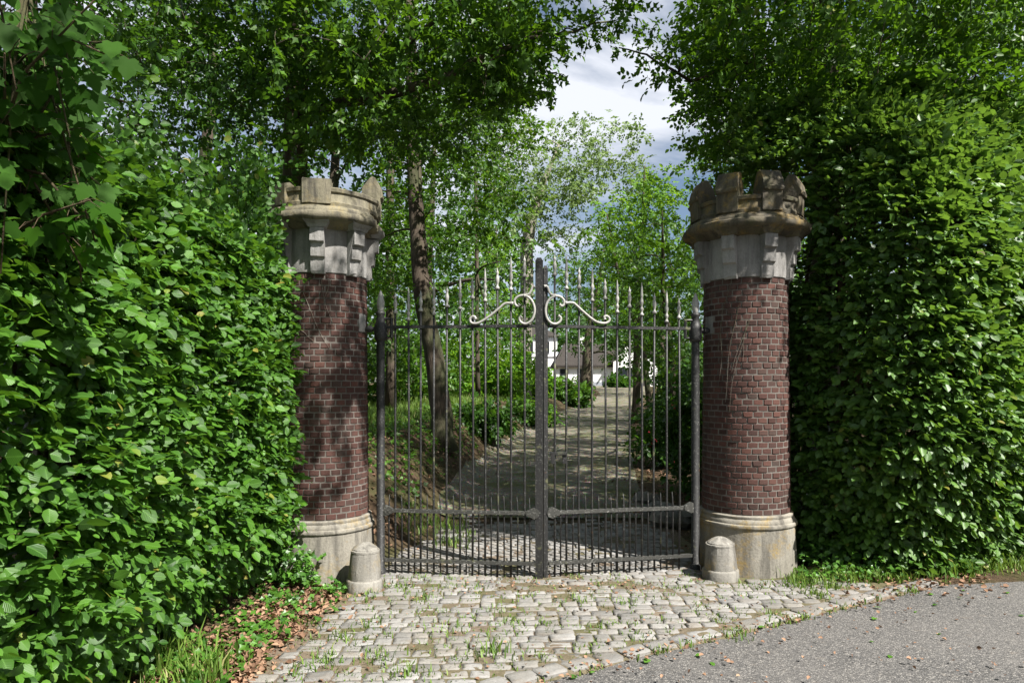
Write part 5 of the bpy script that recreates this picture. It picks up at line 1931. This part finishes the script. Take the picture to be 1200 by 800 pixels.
for _ in range(1500):
    y = gg.uniform(7.6, 16)
    sd = gg.choice([-1, 1])
    x = float(drive_x(y)) + sd * (float(drive_w(y)) + gg.normal(0.3, 0.6))
    P_.append((x, y, 0))
litter('bank_litter', 'brown leaf litter along the drive inside the gate', P_, 0.06)
P_ = [(gg.uniform(2.9, 4.6), np.interp(0, [0, 1], [6.7, 7]) + gg.normal(0, 0.25), 0) for _ in range(420)]
litter('verge_litter', 'brown leaf litter under the right hedge', P_, 0.05)
# green leaves dropped on the road
P_ = []
for _ in range(40):
    q = EA + ED * gg.uniform(-1, 6) + EN * abs(gg.normal(0.1, 0.8))
    P_.append((q[0], q[1], 0.012))
P_ = np.array(P_)
o = link('dropped_leaves', leaves_mesh('dropped_leaves', P_, gg.normal(0, 1, (40, 3)) * [1, 1, 0.1], np.array([0, 0, 1.0]) + gg.normal(0, 0.15, (40, 3)), gg.uniform(0.03, 0.07, 40), T_FINE, gg.uniform(0.3, 1, 40)), M['ivy_leaf'])
tag(o, 'green leaves dropped on the asphalt road', 'fallen leaves', None, 'stuff')


# mounds and stones
def heap(name, label, x, y, r, h, mat, seed):
    V, F = [], []
    n, m = 20, 7
    for i in range(m + 1):
        f = i / m
        for k in range(n):
            t = 2 * math.pi * k / n
            rr2 = r * f * (1 + 0.2 * nz(math.cos(t) * 2 + seed, math.sin(t) * 2))
            xx, yy = x + rr2 * math.cos(t), y + rr2 * 0.7 * math.sin(t)
            V.append((xx, yy, float(ground_z(xx, yy)) - 0.01 + h * (1 - f) ** 1.3 * (1 + 0.5 * nz(xx * 14, yy * 14, seed))))
    for i in range(m):
        for k in range(n):
            k2 = (k + 1) % n
            F.append((i * n + k, i * n + k2, (i + 1) * n + k2, (i + 1) * n + k)[::-1])
    mb = MB((x, y, 0))
    mb.add(V, F)
    o = mb.build(name, mat, sm=True, loc=(x, y, 0))
    tag(o, label, 'soil mound')


heap('soil_mound', 'small heap of bare soil beneath the right hedge', at(962, 0, 6.75)[0], 6.75, 0.3, 0.14, M['soil'], 3)
rk = random.Random(8)
for i, (px, Y, s_, lab) in enumerate([(775, 9.6, 0.22, 'squat grey rock right of the drive behind the gate'), (792, 9.0, 0.26, 'largest grey rock close behind the right gate post'), (757, 10.6, 0.17, 'small grey rock furthest along the right drive edge')]):
    x = (px - 600) / FPX * Y
    z = float(ground_z(x, Y))
    V, F = [], []
    n, m = 10, 6
    for a in range(m + 1):
        ph = math.pi * a / m
        for k in range(n):
            t = 2 * math.pi * k / n
            d = np.array([math.sin(ph) * math.cos(t) * 1.3, math.sin(ph) * math.sin(t), math.cos(ph) * 0.65])
            d = d * s_ * (1 + 0.35 * nz(d[0] * 3 + i * 4, d[1] * 3, d[2] * 3))
            V.append(tuple(d))
    for a in range(m):
        for k in range(n):
            k2 = (k + 1) % n
            F.append((a * n + k, (a + 1) * n + k, (a + 1) * n + k2, a * n + k2))
    mb = MB()
    mb.add(V, F)
    o = mb.build('rock', M['rock'], loc=(x, Y, z + s_ * 0.3))
    tag(o, lab, 'rock', 'rocks beside the driveway')
